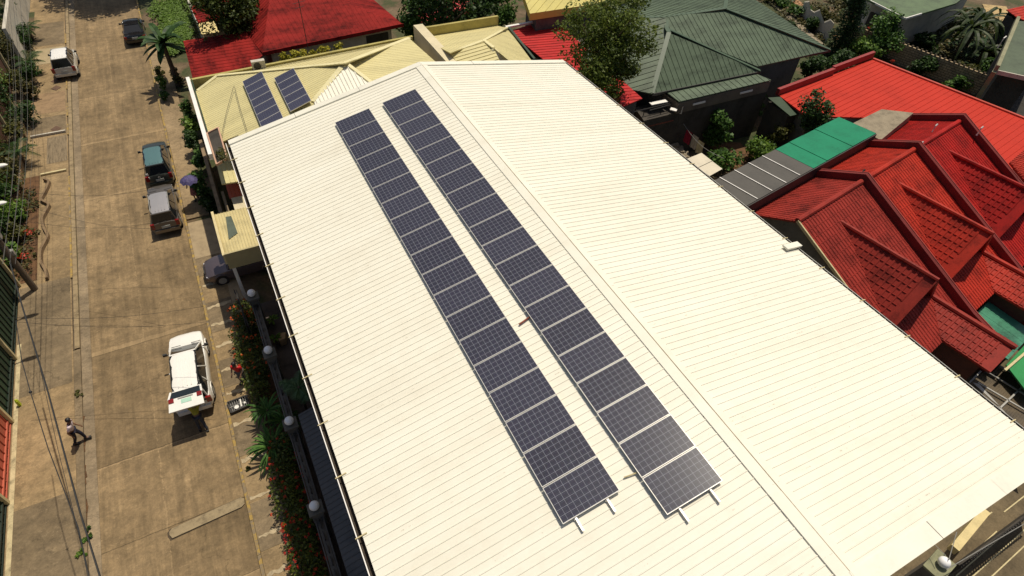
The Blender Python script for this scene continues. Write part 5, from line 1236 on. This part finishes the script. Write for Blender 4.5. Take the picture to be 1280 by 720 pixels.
for i, (dx, dz) in enumerate(((0, .055), (-.045, -.0), (.045, -.0))):
    e = MB(); c = V(dx, -4.45*.5-.012, .93+dz); e.add([c+V(0, 0, .05), c+V(.03, 0, 0), c+V(0, 0, -.05), c+V(-.03, 0, 0), c+V(0, .03, 0)], [(0, 1, 2, 3), (0, 4, 1), (1, 4, 2), (2, 4, 3), (3, 4, 0)])
    if i == 0: EM = e
    else: EM.add(e.v, e.f)
EM.build('emblem', white_paint, tl, local=True)
for i, dz in enumerate((0, .26)): MB().box((-.58, -4.45*.5+.02, 1.0+dz), (.13, .03, .12)).build('sticker', white_paint, tl, local=True)
make_car('parked_sedan', 'black sedan parked in the tree shade at the far end of the street', 'car', (-4.35, 61.7, 0), R(0), 4.4, 1.66, 1.42, carpaint('black paint', (.012, .011, .012), .2), kind='sedan')
make_car('parked_van', 'small white van parked half on the far left pavement', 'car', (-9.62, 56.9, .05), R(0), 3.9, 1.62, 1.72, carpaint('off white paint', (.50, .48, .42), .35), roofm=carpaint('bright white roof', (.8, .77, .72), .35), belt=1.0, hood=.9)
make_car('parked_sedan', 'purplish silver sedan with its nose out of the cream carport', 'car', (-1.2, 28.0, 0.02), R(90), 4.1, 1.66, 1.42, carpaint('mauve silver paint', (.11, .085, .092), .3, .4), kind='sedan')

# ------------------------------------------------------------------ people
skin_m = plain('brown skin', (.22, .11, .065), .6, .05, 8); hair_m = plain('black hair', (.012, .010, .010), .5, .05, 9)
SK = {'pel': (0, 0, .93, .13), 'wai': (0, 0, 1.08, .12), 'che': (0, .0, 1.30, .145), 'nek': (0, 0, 1.47, .055), 'hd1': (0, .01, 1.56, .085), 'hd2': (0, .015, 1.66, .09)}
def limb_mesh(name, mat, nodes, edges, parent, root=0, sub=1):
    me = bpy.data.meshes.new(name); me.from_pydata([n[:3] for n in nodes], edges, []); me.materials.append(mat)
    o = bpy.data.objects.new(name, me); COL.objects.link(o)
    o.parent = parent
    s = o.modifiers.new('skin', 'SKIN'); s.use_smooth_shade = True
    if not me.skin_vertices: me.skin_vertices.new() if hasattr(me.skin_vertices, 'new') else None
    if not me.skin_vertices:
        bpy.context.view_layer.objects.active = o; o.select_set(True); bpy.ops.mesh.customdata_skin_add()
    for i, n in enumerate(nodes): me.skin_vertices[0].data[i].radius = (n[3], n[3]*(n[4] if len(n) > 4 else 1))
    me.skin_vertices[0].data[root].use_root = True
    m = o.modifiers.new('sub', 'SUBSURF'); m.levels = sub; m.render_levels = sub
    return o
def person(label, loc, rz, shirt, trousers, lean=0., handL=(-.35, .1, .85), handR=(.35, .1, .85), footL=(-.1, 0, .04), footR=(.1, 0, .04), hairlen=.0, skirt=False, sit=0., shoes=black_pl):
    t = thing('person', label, 'person', loc, None, rz)
    def ln(p):                       # lean forward about the pelvis
        x, y, z = p; dz = z-.93
        if dz <= 0: return Vector((x, y, z-sit))
        return Vector((x, y+dz*math.sin(lean), .93-sit+dz*math.cos(lean)))
    N = []; E = []
    def nd(p, r, par=None, fl=1.):
        N.append((p[0], p[1], p[2], r, fl)); i = len(N)-1
        if par is not None: E.append((par, i))
        return i
    pel = nd(ln((0, 0, .93)), .135, None, .8); wai = nd(ln((0, 0, 1.10)), .12, pel, .8); che = nd(ln((0, 0, 1.33)), .145, wai, .75)
    nek = nd(ln((0, .0, 1.48)), .055, che); h1 = nd(ln((0, .02, 1.57)), .078, nek, 1.1); h2 = nd(ln((0, .015, 1.66)), .088, h1, 1.15)
    sh_nodes = [N[wai], N[che]]
    hands = []
    arms = []
    for s_, hnd in ((-1, handL), (1, handR)):
        sh_ = ln((s_*.19, 0, 1.40)); hv = Vector(hnd); el = (sh_+hv)/2+V(s_*.04, -.10, -.03)
        a = nd(sh_, .06, che); b = nd(el, .042, a); c = nd(hv, .027, b); dr = (hv-el).normalized()
        pm_ = nd(hv+dr*.06, .032, c, .5)
        arms.append((sh_, el, hv))
        sd = dr.cross(V(0, 1, 0)); sd = sd.normalized() if sd.length > .1 else V(0, 1, 0)
        for k_, ll in ((-1.5, .07), (-.5, .085), (.5, .08), (1.5, .062)):
            f1 = nd(hv+dr*.10+sd*k_*.017, .009, pm_); f2 = nd(hv+dr*(.10+ll*.5)+sd*k_*.019+V(0, 0, -.008), .008, f1); nd(hv+dr*(.09+ll)+sd*k_*.019+V(0, .0, -.02), .007, f2)
        th1 = nd(hv+dr*.04-sd*.04, .010, c); nd(hv+dr*.085-sd*.055, .009, th1)
    legs = []
    for s_, ft in ((-1, footL), (1, footR)):
        hp = Vector((s_*.09, 0, .88-sit)); fv = Vector(ft); kn = (hp+fv)/2+V(0, .06+sit*.5, 0); kn.z = (hp.z+.08)/2+.02
        a = nd(hp, .09, pel); b = nd(kn, .058, a); c = nd(fv+V(0, 0, .05), .038, b); nd(fv+V(0, .15, 0.01), .03, c); legs.append((hp, kn, fv))
    limb_mesh('body', skin_m, N, E, t)
    # shirt
    n2 = [(*ln((0, 0, .95)), .152, .85), (*ln((0, 0, 1.12)), .142, .85), (*ln((0, 0, 1.33)), .162, .8), (*ln((0, 0, 1.43)), .08)]; e2 = [(0, 1), (1, 2), (2, 3)]
    for (sh_, el, hv) in arms:
        i = len(n2); n2 += [(*sh_, .08, 1), (*(sh_.lerp(el, .75)), .062, 1)]; e2 += [(2, i), (i, i+1)]
    limb_mesh('shirt', shirt, n2, e2, t)
    if skirt:
        mb = MB(); n = 14; vs = []; 
        for z, r_ in ((1.0, .16), (.75, .22), (.5, .27)):
            for k in range(n): a = 2*math.pi*k/n; vs.append((r_*math.cos(a), r_*math.sin(a)*.9, z))
        mb.add(vs, [(j*n+k, j*n+(k+1) % n, (j+1)*n+(k+1) % n, (j+1)*n+k) for j in range(2) for k in range(n)]); mb.build('skirt', trousers, t, local=True)
    else:
        n3 = [(*ln((0, 0, .97)), .145, .85)]; e3 = []
        for (hp, kn, fv) in legs:
            i = len(n3); n3 += [(*hp, .105, 1), (*kn, .075, 1), (*(fv+V(0, 0, .07)), .055, 1)]; e3 += [(0, i), (i, i+1), (i+1, i+2)]
        limb_mesh('trousers', trousers, n3, e3, t)
    hb = ln((0, -.01, 1.685)); mb = MB(); mb.sphere(hb, .108, 14, 10, 1.0)
    # cut the face side: keep only cap
    keep = [f for f in mb.f if not all((Vector(mb.v[i])-hb).y > .03 and (Vector(mb.v[i])-hb).z < .04 for i in f)]
    mb.f = keep; mb.m = [0]*len(keep)
    if hairlen: mb.box(hb+V(0, -.06, -.12), (.15, .07, .2))
    mb.build('hair', hair_m, t, local=True, smooth=60)
    mb = MB(); f = ln((0, .115, 1.60)); mb.box(f, (.025, .03, .04)); mb.build('nose', skin_m, t, local=True)
    for s_ in (-1, 1):
        e_ = ln((s_*.035, .098, 1.635)); mb = MB(); mb.sphere(e_, .013, 8, 6); mb.build('eye', black_pl, t, local=True)
        e_ = ln((s_*.095, .01, 1.62)); mb = MB(); mb.sphere(e_, .022, 8, 6); mb.build('ear', skin_m, t, local=True)
    mb = MB(); mb.box(ln((0, .103, 1.555)), (.045, .012, .012)); mb.build('mouth', plain('lips', (.25, .07, .06), .6, .05, 3), t, local=True)
    for (hp, kn, fv) in legs: mb = MB(); mb.box(fv+V(0, .05, .01), (.095, .27, .08)); mb.build('shoe', shoes, t, local=True)
    return t
red_sh = plain('red shirt', (.55, .012, .015), .8, .06, 9); grey_tr = plain('grey shorts', (.13, .12, .12), .85, .1, 6)
white_sh = plain('white pink shirt', (.75, .62, .64), .8, .05, 8); navy = plain('dark navy trousers', (.012, .012, .03), .85, .1, 6)
yel_sh = plain('mustard shirt', (.42, .36, .03), .8, .1, 7); denim = plain('dark denim', (.03, .035, .05), .85, .15, 6)
green_sh = plain('green blouse', (.04, .13, .07), .8, .15, 9); pink_sk = plain('pinkish skirt', (.42, .14, .13), .8, .2, 9)
person('person in red shirt and grey shorts standing on the sidewalk', (-2.72, 20.1, .08), R(150), red_sh, grey_tr, lean=R(12), handL=(-.2, .3, 1.0), handR=(.2, .3, 1.05))
wp = P(103, 553, .0)
person('person in pale shirt and dark trousers walking on the left roadside', (wp.x, wp.y, .07), R(-95), white_sh, navy, lean=R(14), handL=(-.24, .22, .86), handR=(.24, .0, .84), footL=(-.09, .2, .04), footR=(.09, -.2, .06))
person('person in mustard shirt bending into the open back of the white car', (-4.80, 18.45, 0), R(2), yel_sh, denim, lean=R(62), handL=(-.2, .65, .95), handR=(.2, .65, .95), footL=(-.14, -.1, .04), footR=(.14, -.25, .04))
up = P(247, 250, .08)
person('person in green top and pink skirt walking under the violet umbrella', (up.x, up.y, .08), R(165), green_sh, pink_sk, handL=(-.25, .2, .95), handR=(.22, .25, 1.25), skirt=True, hairlen=1)
# umbrella
uc = P(235, 222.5, 2.05); um = thing('umbrella', 'open violet umbrella shading a person on the right sidewalk', 'umbrella', (uc.x, uc.y, 1.2))
hx = V(up.x, up.y, .08)
n = 8; mb = MB(); vs = [V(uc.x, uc.y, 2.12)]; 
for j, (r_, z) in enumerate(((.22, 2.08), (.40, 1.98), (.54, 1.82))):
    for k in range(n*2):
        a = math.pi*k/n; rr_ = r_*(1 if k % 2 == 0 else .93); vs.append(V(uc.x+rr_*math.cos(a), uc.y+rr_*math.sin(a), z+(.0 if k % 2 == 0 else .035*j+.02)))
m2 = n*2; fs = [(0, 1+k, 1+(k+1) % m2) for k in range(m2)]+[(1+j*m2+k, 1+(j+1)*m2+k, 1+(j+1)*m2+(k+1) % m2, 1+j*m2+(k+1) % m2) for j in range(2) for k in range(m2)]
mb.add(vs, fs); mb.build('canopy', plain('violet cloth', (.07, .055, .16), .7, .2, 5), um)
hnd = V(up.x-.22*math.cos(R(15))-.06, up.y-.25, 1.33)
mb = MB(); mb.tube([V(uc.x, uc.y, 2.2), hnd.lerp(V(uc.x, uc.y, 2.1), .1)-V(0, 0, .15)], .012, 6); mb.build('shaft', steel, um)
for k in range(8):
    a = math.pi*2*k/n/1; mb = MB(); mb.tube([V(uc.x, uc.y, 2.09), V(uc.x+.45*math.cos(a), uc.y+.45*math.sin(a), 1.96), V(uc.x+.53*math.cos(a), uc.y+.53*math.sin(a), 1.815)], .005, 4); mb.build('rib', steel, um)
# tray with tools
c4 = [P(285, 505, .1), P(309, 496, .1), P(312, 508, .1), P(290, 518, .1)]
tyo = thing('tool_tray', 'black slatted tray holding white items on the right sidewalk', 'tray', P(299, 507, .08))
mb = MB()
mb.prism([p+V(0, 0, .02) for p in c4], .02)
for a, b in zip(c4, c4[1:]+c4[:1]): mb.bar(a+V(0, 0, .08), b+V(0, 0, .08), .05, .14)
mb.build('tray', dark_metal, tyo)
mb = MB()
for i in range(1, 9):
    a = c4[0].lerp(c4[1], i/9); b = c4[3].lerp(c4[2], i/9); mb.bar(a+V(0, 0, .1), b+V(0, 0, .1), .012, .02)
mb.bar(c4[0].lerp(c4[3], .5)+V(0, 0, .11), c4[1].lerp(c4[2], .5)+V(0, 0, .11), .02, .02); mb.build('slats', steel, tyo)
mb = MB(); mb.cyl(P(296, 509, .2), .10, .06, 14); mb.cyl(P(306, 503.5, .2), .05, .05, 10); mb.build('lid', white_paint, tyo)
mb = MB(); mb.bar(P(300, 499, .22), P(302, 508, .22), .05, .03); mb.build('bar', white_paint, tyo)
# weeds along kerbs
for i, (px, py, r_, lf) in enumerate(((105, 692, .42, leaf_br), (110, 672, .3, leaf_mid), (99, 492, .26, leaf_olive), (311, 588, .14, leaf_olive))):
    bush(['bright grass tuft in the left gutter under the wires', 'dark grass tuft above the bright one in the left gutter', 'small weed patch in the cracked left gutter', 'ring of weeds on the right sidewalk edge'][i], P(px, py, .02), (r_, r_*2., .12), 260, .09, lf, name='weed', cat='weed', k=7)
rb = MB(); 
for i in range(16):
    y = 16.2+i*.33; rb.box((-9.52+.04*math.sin(i*1.3), y, .02), (.09, .3, .035), rz=rnd.uniform(-.2, .2))
struct('gutter_dirt', rb, soil)

# ------------------------------------------------------------------ left side
fpost = [(31.45, 'far'), (26.08, 'mid'), (22.23, 'b'), (18.09, 'c'), (13.6, 'd')]
fn = thing('sheet_fence', 'tall fence of dark green sheets with cream posts along the left pavement', 'fence', (-12.25, 21, 0))
for i in range(len(fpost)-1):
    y1, y0 = fpost[i][0], fpost[i+1][0]; m_ = salmon if i == 2 else green_dk
    p_ = MB().box((-12.32, (y0+y1)/2, 1.9), (.04, y1-y0-.05, 3.8)).build('fence_panel', m_, fn, label='salmon red gate panel' if i == 2 else None)
    mb = MB()
    for y in np.arange(y0+.2, y1-.1, .42): mb.bar((-12.285, y, .05), (-12.285, y, 3.8), .04, .06, up=(1, 0, 0))
    mb.bar((-12.26, y0, .35), (-12.26, y1, .35), .06, .08); mb.bar((-12.26, y0, .12), (-12.26, y1, .12), .06, .06)
    mb.build('seams', m_ if i == 2 else plain('black green seam', (.008, .018, .01), .7, .1, 2), p_)
for y, _ in fpost: MB().bar((-12.2, y, 0), (-12.2, y, 3.9), .14, .14).build('post', cream_bar, fn)
bf = thing('board_fence', 'dark brown board fence with pale posts behind the left bushes', 'fence', (-13.4, 45, 0))
for i, y in enumerate((56.5, 52.3, 48.3, 44.2, 40, 36)):
    MB().bar((-13.3, y, 0), (-13.3, y, 2.9), .16, .16).build('post', cream_bar, bf)
    mb = MB()
    for yy in np.arange(y-3.9, y-.1, .3): mb.box((-13.42, yy+.14, 1.3), (.05, .26, 2.6+.05*rnd.random()))
    mb.build('boards', wood_brown, bf)
mb = MB(); mb.box((-12.75, 66, 1.5), (.25, 14, 3.0)); mb.build('white_wall', white_old, label='pale board wall at the upper left corner', cat='wall')
mb = MB(); mb.box((-12.4, 44.6, .25), (.22, 7.6, .5)); mb.build('planter_kerb', plain('tan kerb', (.3, .2, .1), .9, .2, 2), label='straight tan planter kerb beyond the winding one', cat='kerb')
# winding planter kerb
wx = [(215, 170), (238, 178), (240, 190), (226, 225), (205, 262), (207, 278), (236, 292), (240, 305), (226, 330), (208, 365), (209, 390), (218, 418), (234, 445), (230, 470), (203, 520), (199, 560), (203, 590), (222, 620), (230, 650), (228, 680)]
pts = [P(a/4, 180+b/4, .3) for a, b in wx]; pp_ = []
for i in range(len(pts)-1):
    for t in (0, .5): 
        p0, p1, p2, p3 = pts[max(i-1, 0)], pts[i], pts[i+1], pts[min(i+2, len(pts)-1)]
        pp_.append(.5*((2*p1)+(-p0+p2)*t+(2*p0-5*p1+4*p2-p3)*t*t+(-p0+3*p1-3*p2+p3)*t**3))
mb = MB(); vs = []
for i, p in enumerate(pp_):
    d = (pp_[min(i+1, len(pp_)-1)]-pp_[max(i-1, 0)]); d.z = 0; d.normalize(); s_ = V(-d.y, d.x, 0)*.065
    vs += [p+s_, p-s_, p-s_-V(0, 0, .3), p+s_-V(0, 0, .3)]
mb.add(vs, [(i*4+j, i*4+(j+1) % 4, i*4+4+(j+1) % 4, i*4+4+j) for i in range(len(pp_)-1) for j in range(4)]+[(0, 3, 2, 1)]+[tuple(len(vs)-4+j for j in range(4))])
mb.build('planter_kerb', plain('brown kerb', (.21, .14, .075), .9, .2, 2), label='winding tan planter kerb on the left pavement', cat='kerb')
sheet('planting_bed', -14, 31.6, -11.42, 42, .085, soil)
sheet('planting_bed', -16, 42, -12.2, 70, .085, ground_m)
for i, (px, py, r_, hz_, lf) in enumerate(((42, 155, .95, 1.3, leaf_dk), (46, 104, .9, 1.2, leaf_dk), (45, 122, .7, 1.0, leaf_dry), (30, 275, .9, 1.1, leaf_br), (28, 300, .6, 1.0, leaf_olive), (27, 325, .6, .9, leaf_br), (22, 240, 1.1, 1.3, leaf_olive), (14, 262, 1.1, 1.6, leaf_dk), (30, 175, .8, 1.2, leaf_olive), (36, 60, 1.0, 1.5, leaf_dk), (28, 38, 1.1, 1.6, leaf_dk), (20, 85, 1.2, 2.0, leaf_dry), (8, 120, 1.3, 2.2, leaf_br), (6, 160, 1.3, 1.9, leaf_dk), (12, 205, 1.2, 1.7, leaf_dry), (20, 222, .9, 1.1, leaf_dry), (8, 60, 1.5, 2.2, leaf_dry), (6, 20, 1.5, 2.0, leaf_olive), (12, 298, .9, 1.3, leaf_dk), (14, 140, 1.2, 1.6, leaf_dk), (24, 10, 1.0, 1.4, leaf_dk), (30, 118, .9, 1.5, leaf_olive), (4, 90, 1.3, 2.4, leaf_dry))):
    bush(['rounded dark bush in the white edged planter nearer the camera', 'rounded dark bush just below the white van', 'mid green bush squeezed between the two rounded ones', 'speckled bright shrub inside the winding kerb', 'olive shrub in the middle of the winding kerb bed', 'reddish leafy shrub at the near end of the winding kerb', 'dark shrub at the far end of the winding bed', 'dark tall shrub under the lower street lamp head', 'olive shrub beyond the near round bush', 'dark palm like shrub left of the white van roof', 'dark shrub below the pale board wall', 'mid green tall shrub before the brown board fence', 'bright shrub at the left edge above the fence gap', 'dark shrub at the left edge beside the brown fence', 'dark shrub under the upper street lamp head', 'mid green shrub between the two lamp heads', 'dark leafy mass at the upper left edge', 'olive leafy mass in the upper left corner', 'dark shrub left of the winding kerb middle', 'dark shrub against the near end of the brown fence', 'small dark shrub at the foot of the pale board wall', 'olive shrub before the cream fence posts', 'tall mid green shrub at the far left edge'][i], P(px, py, .1)+V(-.2, 0, 0), (r_, r_*1.2, hz_), 900, .2, lf, 'shrubs along the left pavement', k=12)
for i, (px, py) in enumerate(((50, 50), (52, 92), (40, 205))):
    rosette(['spiky palm beside the upper left pavement', 'spiky palm left of the white van bumper', 'young palm by the straight planter kerb'][i], P(px-8, py, .1), 1.0, 14, 1.3, .28, leaf_dk, droop=.4, leaflets=True, name='small_palm', cat='palm', group='small palms on the left', trunk=.07)
mb = MB(); leafcloud(mb, [(*P(36, 290, 1.0), .3, .3, .1), (*P(30, 320, .8), .35, .4, .1)], 28, .13); mb.build('red_leaves', flower_rd, label='red leaf tips among the shrubs inside the winding kerb', cat='flowers', kind='stuff')
bx_ = MB(); p = P(27, 115, .1)
mb = MB(); cc_ = [(rnd.uniform(-14.5, -12.3), rnd.uniform(42, 66), .3, .7, .8, .35) for _ in range(70)]+[(rnd.uniform(-13.6, -11.7), rnd.uniform(32, 42), .2, .45, .5, .22) for _ in range(34)]
leafcloud(mb, cc_, 70, .17, up=.8); mb.build('ground_cover', leaf_dry, kind='stuff', label='dry scruffy growth filling the left verge between the shrubs', cat='ground cover')
# utility pole, lamps, wires
up1 = thing('utility_pole', 'leaning weathered utility pole with wire brackets at the left pavement', 'pole', P(44, 362, .05)); pb_ = P(44, 362, .05)
mb = MB(); mb.tube([pb_, pb_+V(0, 0, 10.5)], [.16, .11], 10); mb.build('shaft', plain('pole wood', (.16, .12, .08), .9, .25, 2, streak=(3, 3, .4)), up1, smooth=40)
mb = MB(); mb.box(pb_+V(.12, -.1, 3.9), (.3, .3, .45)); mb.box(pb_+V(-.05, .1, 5.2), (.2, .35, .3)); mb.box(pb_+V(.15, .05, 2.6), (.2, .2, .3)); mb.build('meter_box', steel, up1)
mb = MB(); mb.bar(pb_+V(-.9, 0, 9.2), pb_+V(.9, 0, 9.2), .1, .12); mb.bar(pb_+V(-.7, 0, 8.5), pb_+V(.7, 0, 8.5), .1, .12); mb.build('crossarm', wood_brown, up1)
for i, (px, py) in enumerate(((9, 206), (8, 253))):
    p = P(px, py, 7.6); o = thing('street_lamp', ['upper of two white street lamp heads reaching in at the left edge', 'lower of two white street lamp heads at the left edge'][i], 'street lamp', (p.x-4.1, p.y-.4, 0), 'street lamps at the left edge')
    mb = MB(); mb.tube([(p.x-4.1, p.y-.4, 0), (p.x-4.1, p.y-.4, 7.0), (p.x-3.6, p.y-.35, 7.5), (p.x-.7, p.y-.05, 7.6)], [.09, .07, .05, .04], 8); mb.build('pole', steel, o, smooth=40)
    mb = MB(); mb.sphere(p+V(-.38, 0, .02), .1, 10, 6); 
    mb.v = [tuple(Vector(((v[0]-p.x+.38)*4.2+p.x-.38, (v[1]-p.y)*1.5+p.y, (v[2]-7.62)*.9+7.62))) for v in mb.v]; mb.build('lamp_head', white_paint, o, smooth=60)
wires = [([(13, 330), (27, 380), (60, 490), (100, 640), (126, 724)], 7.0, .026, 'thick dark overhead cable running down the left of the street'), ([(20, 400), (27, 450), (38, 490), (60, 560), (98, 660), (112, 724)], 7.3, .014, 'thin overhead cable left of the thick one with a splice'), ([(8, 300), (16, 340), (48, 450), (72, 560), (104, 690), (110, 724)], 6.6, .008, 'thin overhead cable crossing beside the thick cable')]
for ptsw, z, r_, lb_ in wires:
    q_ = [P(a, b, z) for a, b in ptsw]; mb = MB(); mb.tube(q_, r_, 6); 
    if r_ == .014: mb.sphere(q_[2], .05, 8, 6)
    mb.build('cable', black_pl, label=lb_, cat='cable', group='overhead cables on the left')
for i, (a, b, z) in enumerate((((40, 240), (200, 235), 5.4), ((54, 263), (196, 286), 5.2), ((40, 277), (190, 279), 5.5), ((28, 402), (262, 402), 5.0), ((20, 396), (255, 383), 5.2))):
    A0, B0 = P(*a, z), P(*b, z); A0 = A0+(A0-B0)*.05; mb = MB()
    q_ = [A0.lerp(B0, t/10)-V(0, 0, .35*math.sin(math.pi*t/10)) for t in range(11)]
    mb.tube(q_, .008, 4); mb.build('cable', black_pl, label=['thin cable spanning the street before the parked estate', 'slanting cable spanning the street to the estate bumper', 'level cable over the street just below the slanting one', 'thin cable over the street above the white suv', 'upper thin cable over the street beyond the white suv'][i], cat='cable', group='cables across the street')
for i in range(7):
    x_ = [3, 10, 18, 24, 31, 15, 6][i]; A0 = P(x_, -8, 7.5); B0 = P(x_-8+i, 330, 6.5); mb = MB()
    mb.tube([A0.lerp(B0, t/12)-V(0, 0, 1.0*math.sin(math.pi*t/12)) for t in range(13)], .006+.004*(i % 2), 4)
    mb.build('cable', plain('grey cable', (.09, .085, .075), .7, .1, 3), label=['leftmost long cable over the left shrubs', 'second long cable over the left shrubs', 'fourth long cable over the left shrubs', 'fifth long cable over the left shrubs', 'rightmost long cable over the left shrubs', 'third long cable over the left shrubs', 'thick cable hugging the left edge over shrubs'][i], cat='cable', group='long cables over the left shrubs')
yb_ = MB(); p = P(22, 503, .3); yb_.box((p.x, p.y, .25), (.1, .14, .36)); yb_.sphere((p.x, p.y, .47), .05, 8, 6); yb_.build('marker_post', plain('lime paint', (.42, .5, .02), .5, .05, 3), label='small lime yellow marker at the foot of the green fence', cat='marker')
sheet('pavement_edge', -12.18, 12, -12.0, 27, .084, plain('faded edge paint', (.46, .38, .22), .9, .3, 3))

# ------------------------------------------------------------------ bottom right gate area
struct('yard_paving', MB().prism([V(17.5, -14, .0), V(40, -14, .0), V(40, 3.2, .0), V(17.5, 3.2, .0)], .02), concrete_mat('yard concrete', (.13, .10, .06), False, 77))
mb = MB()
for a, b in (((1195, 720), (1262, 662)), ((1212, 724), (1283, 660)), ((1236, 724), (1283, 680)), ((1206, 668), (1240, 640)), ((1218, 690), (1246, 664)), ((1255, 640), (1283, 618)), ((1172, 662), (1195, 640))):
    mb.bar(P(*a, .03), P(*b, .03), .045, .012)
struct('pavement_markings', mb, cream_bar)
gp_ = P(1180, 703, 2.5)
o = thing('gate_pillar', 'stone gate pillar with white globe lamp at the lower right corner', 'pillar', (gp_.x, gp_.y, 0))
MB().box((gp_.x, gp_.y, 1.1), (.6, .6, 2.2), rz=R(8)).build('shaft', grey_wall, o)
MB().box((gp_.x-.05, gp_.y, 2.24), (1.05, .72, .1), rz=R(8)).build('cap', plain('mossy stone cap', (.22, .22, .13), .9, .2, 2), o)
mb = MB(); mb.sphere((gp_.x, gp_.y, 2.52), .21, 16, 12); mb.build('globe_lamp', globe, o, smooth=60)
bm2 = MB(); a, b = P(1191, 687, 1.9), P(1230, 640, 1.9); bm2.bar(a, b, .30, .35); bm2.build('lintel', plain('cream lintel', (.62, .5, .24), .7, .1, 2), label='sunlit cream concrete lintel beside the gate pillar', cat='lintel')
ga, gb = P(1192, 712, 1.3), P(1300, 632, 1.3)
gt2 = thing('iron_fence', 'dark spiked iron fence running off the right edge', 'fence', tuple(ga))
mb = MB(); L = (gb-ga).length; d = (gb-ga).normalized()
mb.bar(V(ga.x, ga.y, .85), V(gb.x, gb.y, .85), .14, 1.7)
mb.build('base_wall', dark_wall, gt2)
mb = MB(); x = 0
while x < L: p = ga+d*x; mb.bar(V(p.x, p.y, 1.6), V(p.x, p.y, 2.5), .035, .035); x += .16
for z in (1.8, 2.35): mb.bar(V(ga.x, ga.y, z), V(gb.x, gb.y, z), .05, .05)
mb.build('bars', dark_metal, gt2)
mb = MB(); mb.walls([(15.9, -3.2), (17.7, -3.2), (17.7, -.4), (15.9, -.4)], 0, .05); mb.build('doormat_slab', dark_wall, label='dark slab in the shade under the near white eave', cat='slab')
for i, (a, b) in enumerate((((1168, 680), (1182, 694)), ((1186, 700), (1196, 665)), ((1183, 712), (1280, 655)))):
    mb = MB(); mb.tube([P(*a, 2.8), P(*b, 3.0)], .015, 4); mb.build('cable', steel, label=['short pale cable from the white eave to the globe pillar', 'short cable rising from the globe pillar to the lintel', 'long thin cable along the iron fence'][i], cat='cable', group='cables at the lower right gate')

# ------------------------------------------------------------------ light
w = bpy.data.worlds.new('World'); sc.world = w; w.use_nodes = True
nt = w.node_tree; bg = nt.nodes['Background']; sky = nt.nodes.new('ShaderNodeTexSky'); sky.sky_type = 'NISHITA'; sky.sun_disc = False
SUN = V(.28, .22, 1).normalized()
sky.sun_elevation = math.asin(SUN.z); sky.sun_rotation = math.atan2(SUN.x, SUN.y); sky.air_density = 1.2; sky.dust_density = 3
nt.links.new(sky.outputs[0], bg.inputs[0]); bg.inputs[1].default_value = .058
sd = bpy.data.lights.new('sun', 'SUN'); sd.energy = 3.6; sd.angle = R(.5); sd.color = (1, .912, .75)
so = bpy.data.objects.new('sun', sd); COL.objects.link(so); so.rotation_euler = SUN.to_track_quat('Z', 'Y').to_euler(); so.location = (0, 0, 40)
sc.view_settings.view_transform = 'Standard'; sc.view_settings.look = 'None'; sc.view_settings.exposure = .11; sc.view_settings.gamma = 1
sc.cycles.max_bounces = 5; sc.cycles.diffuse_bounces = 3; sc.cycles.transparent_max_bounces = 4
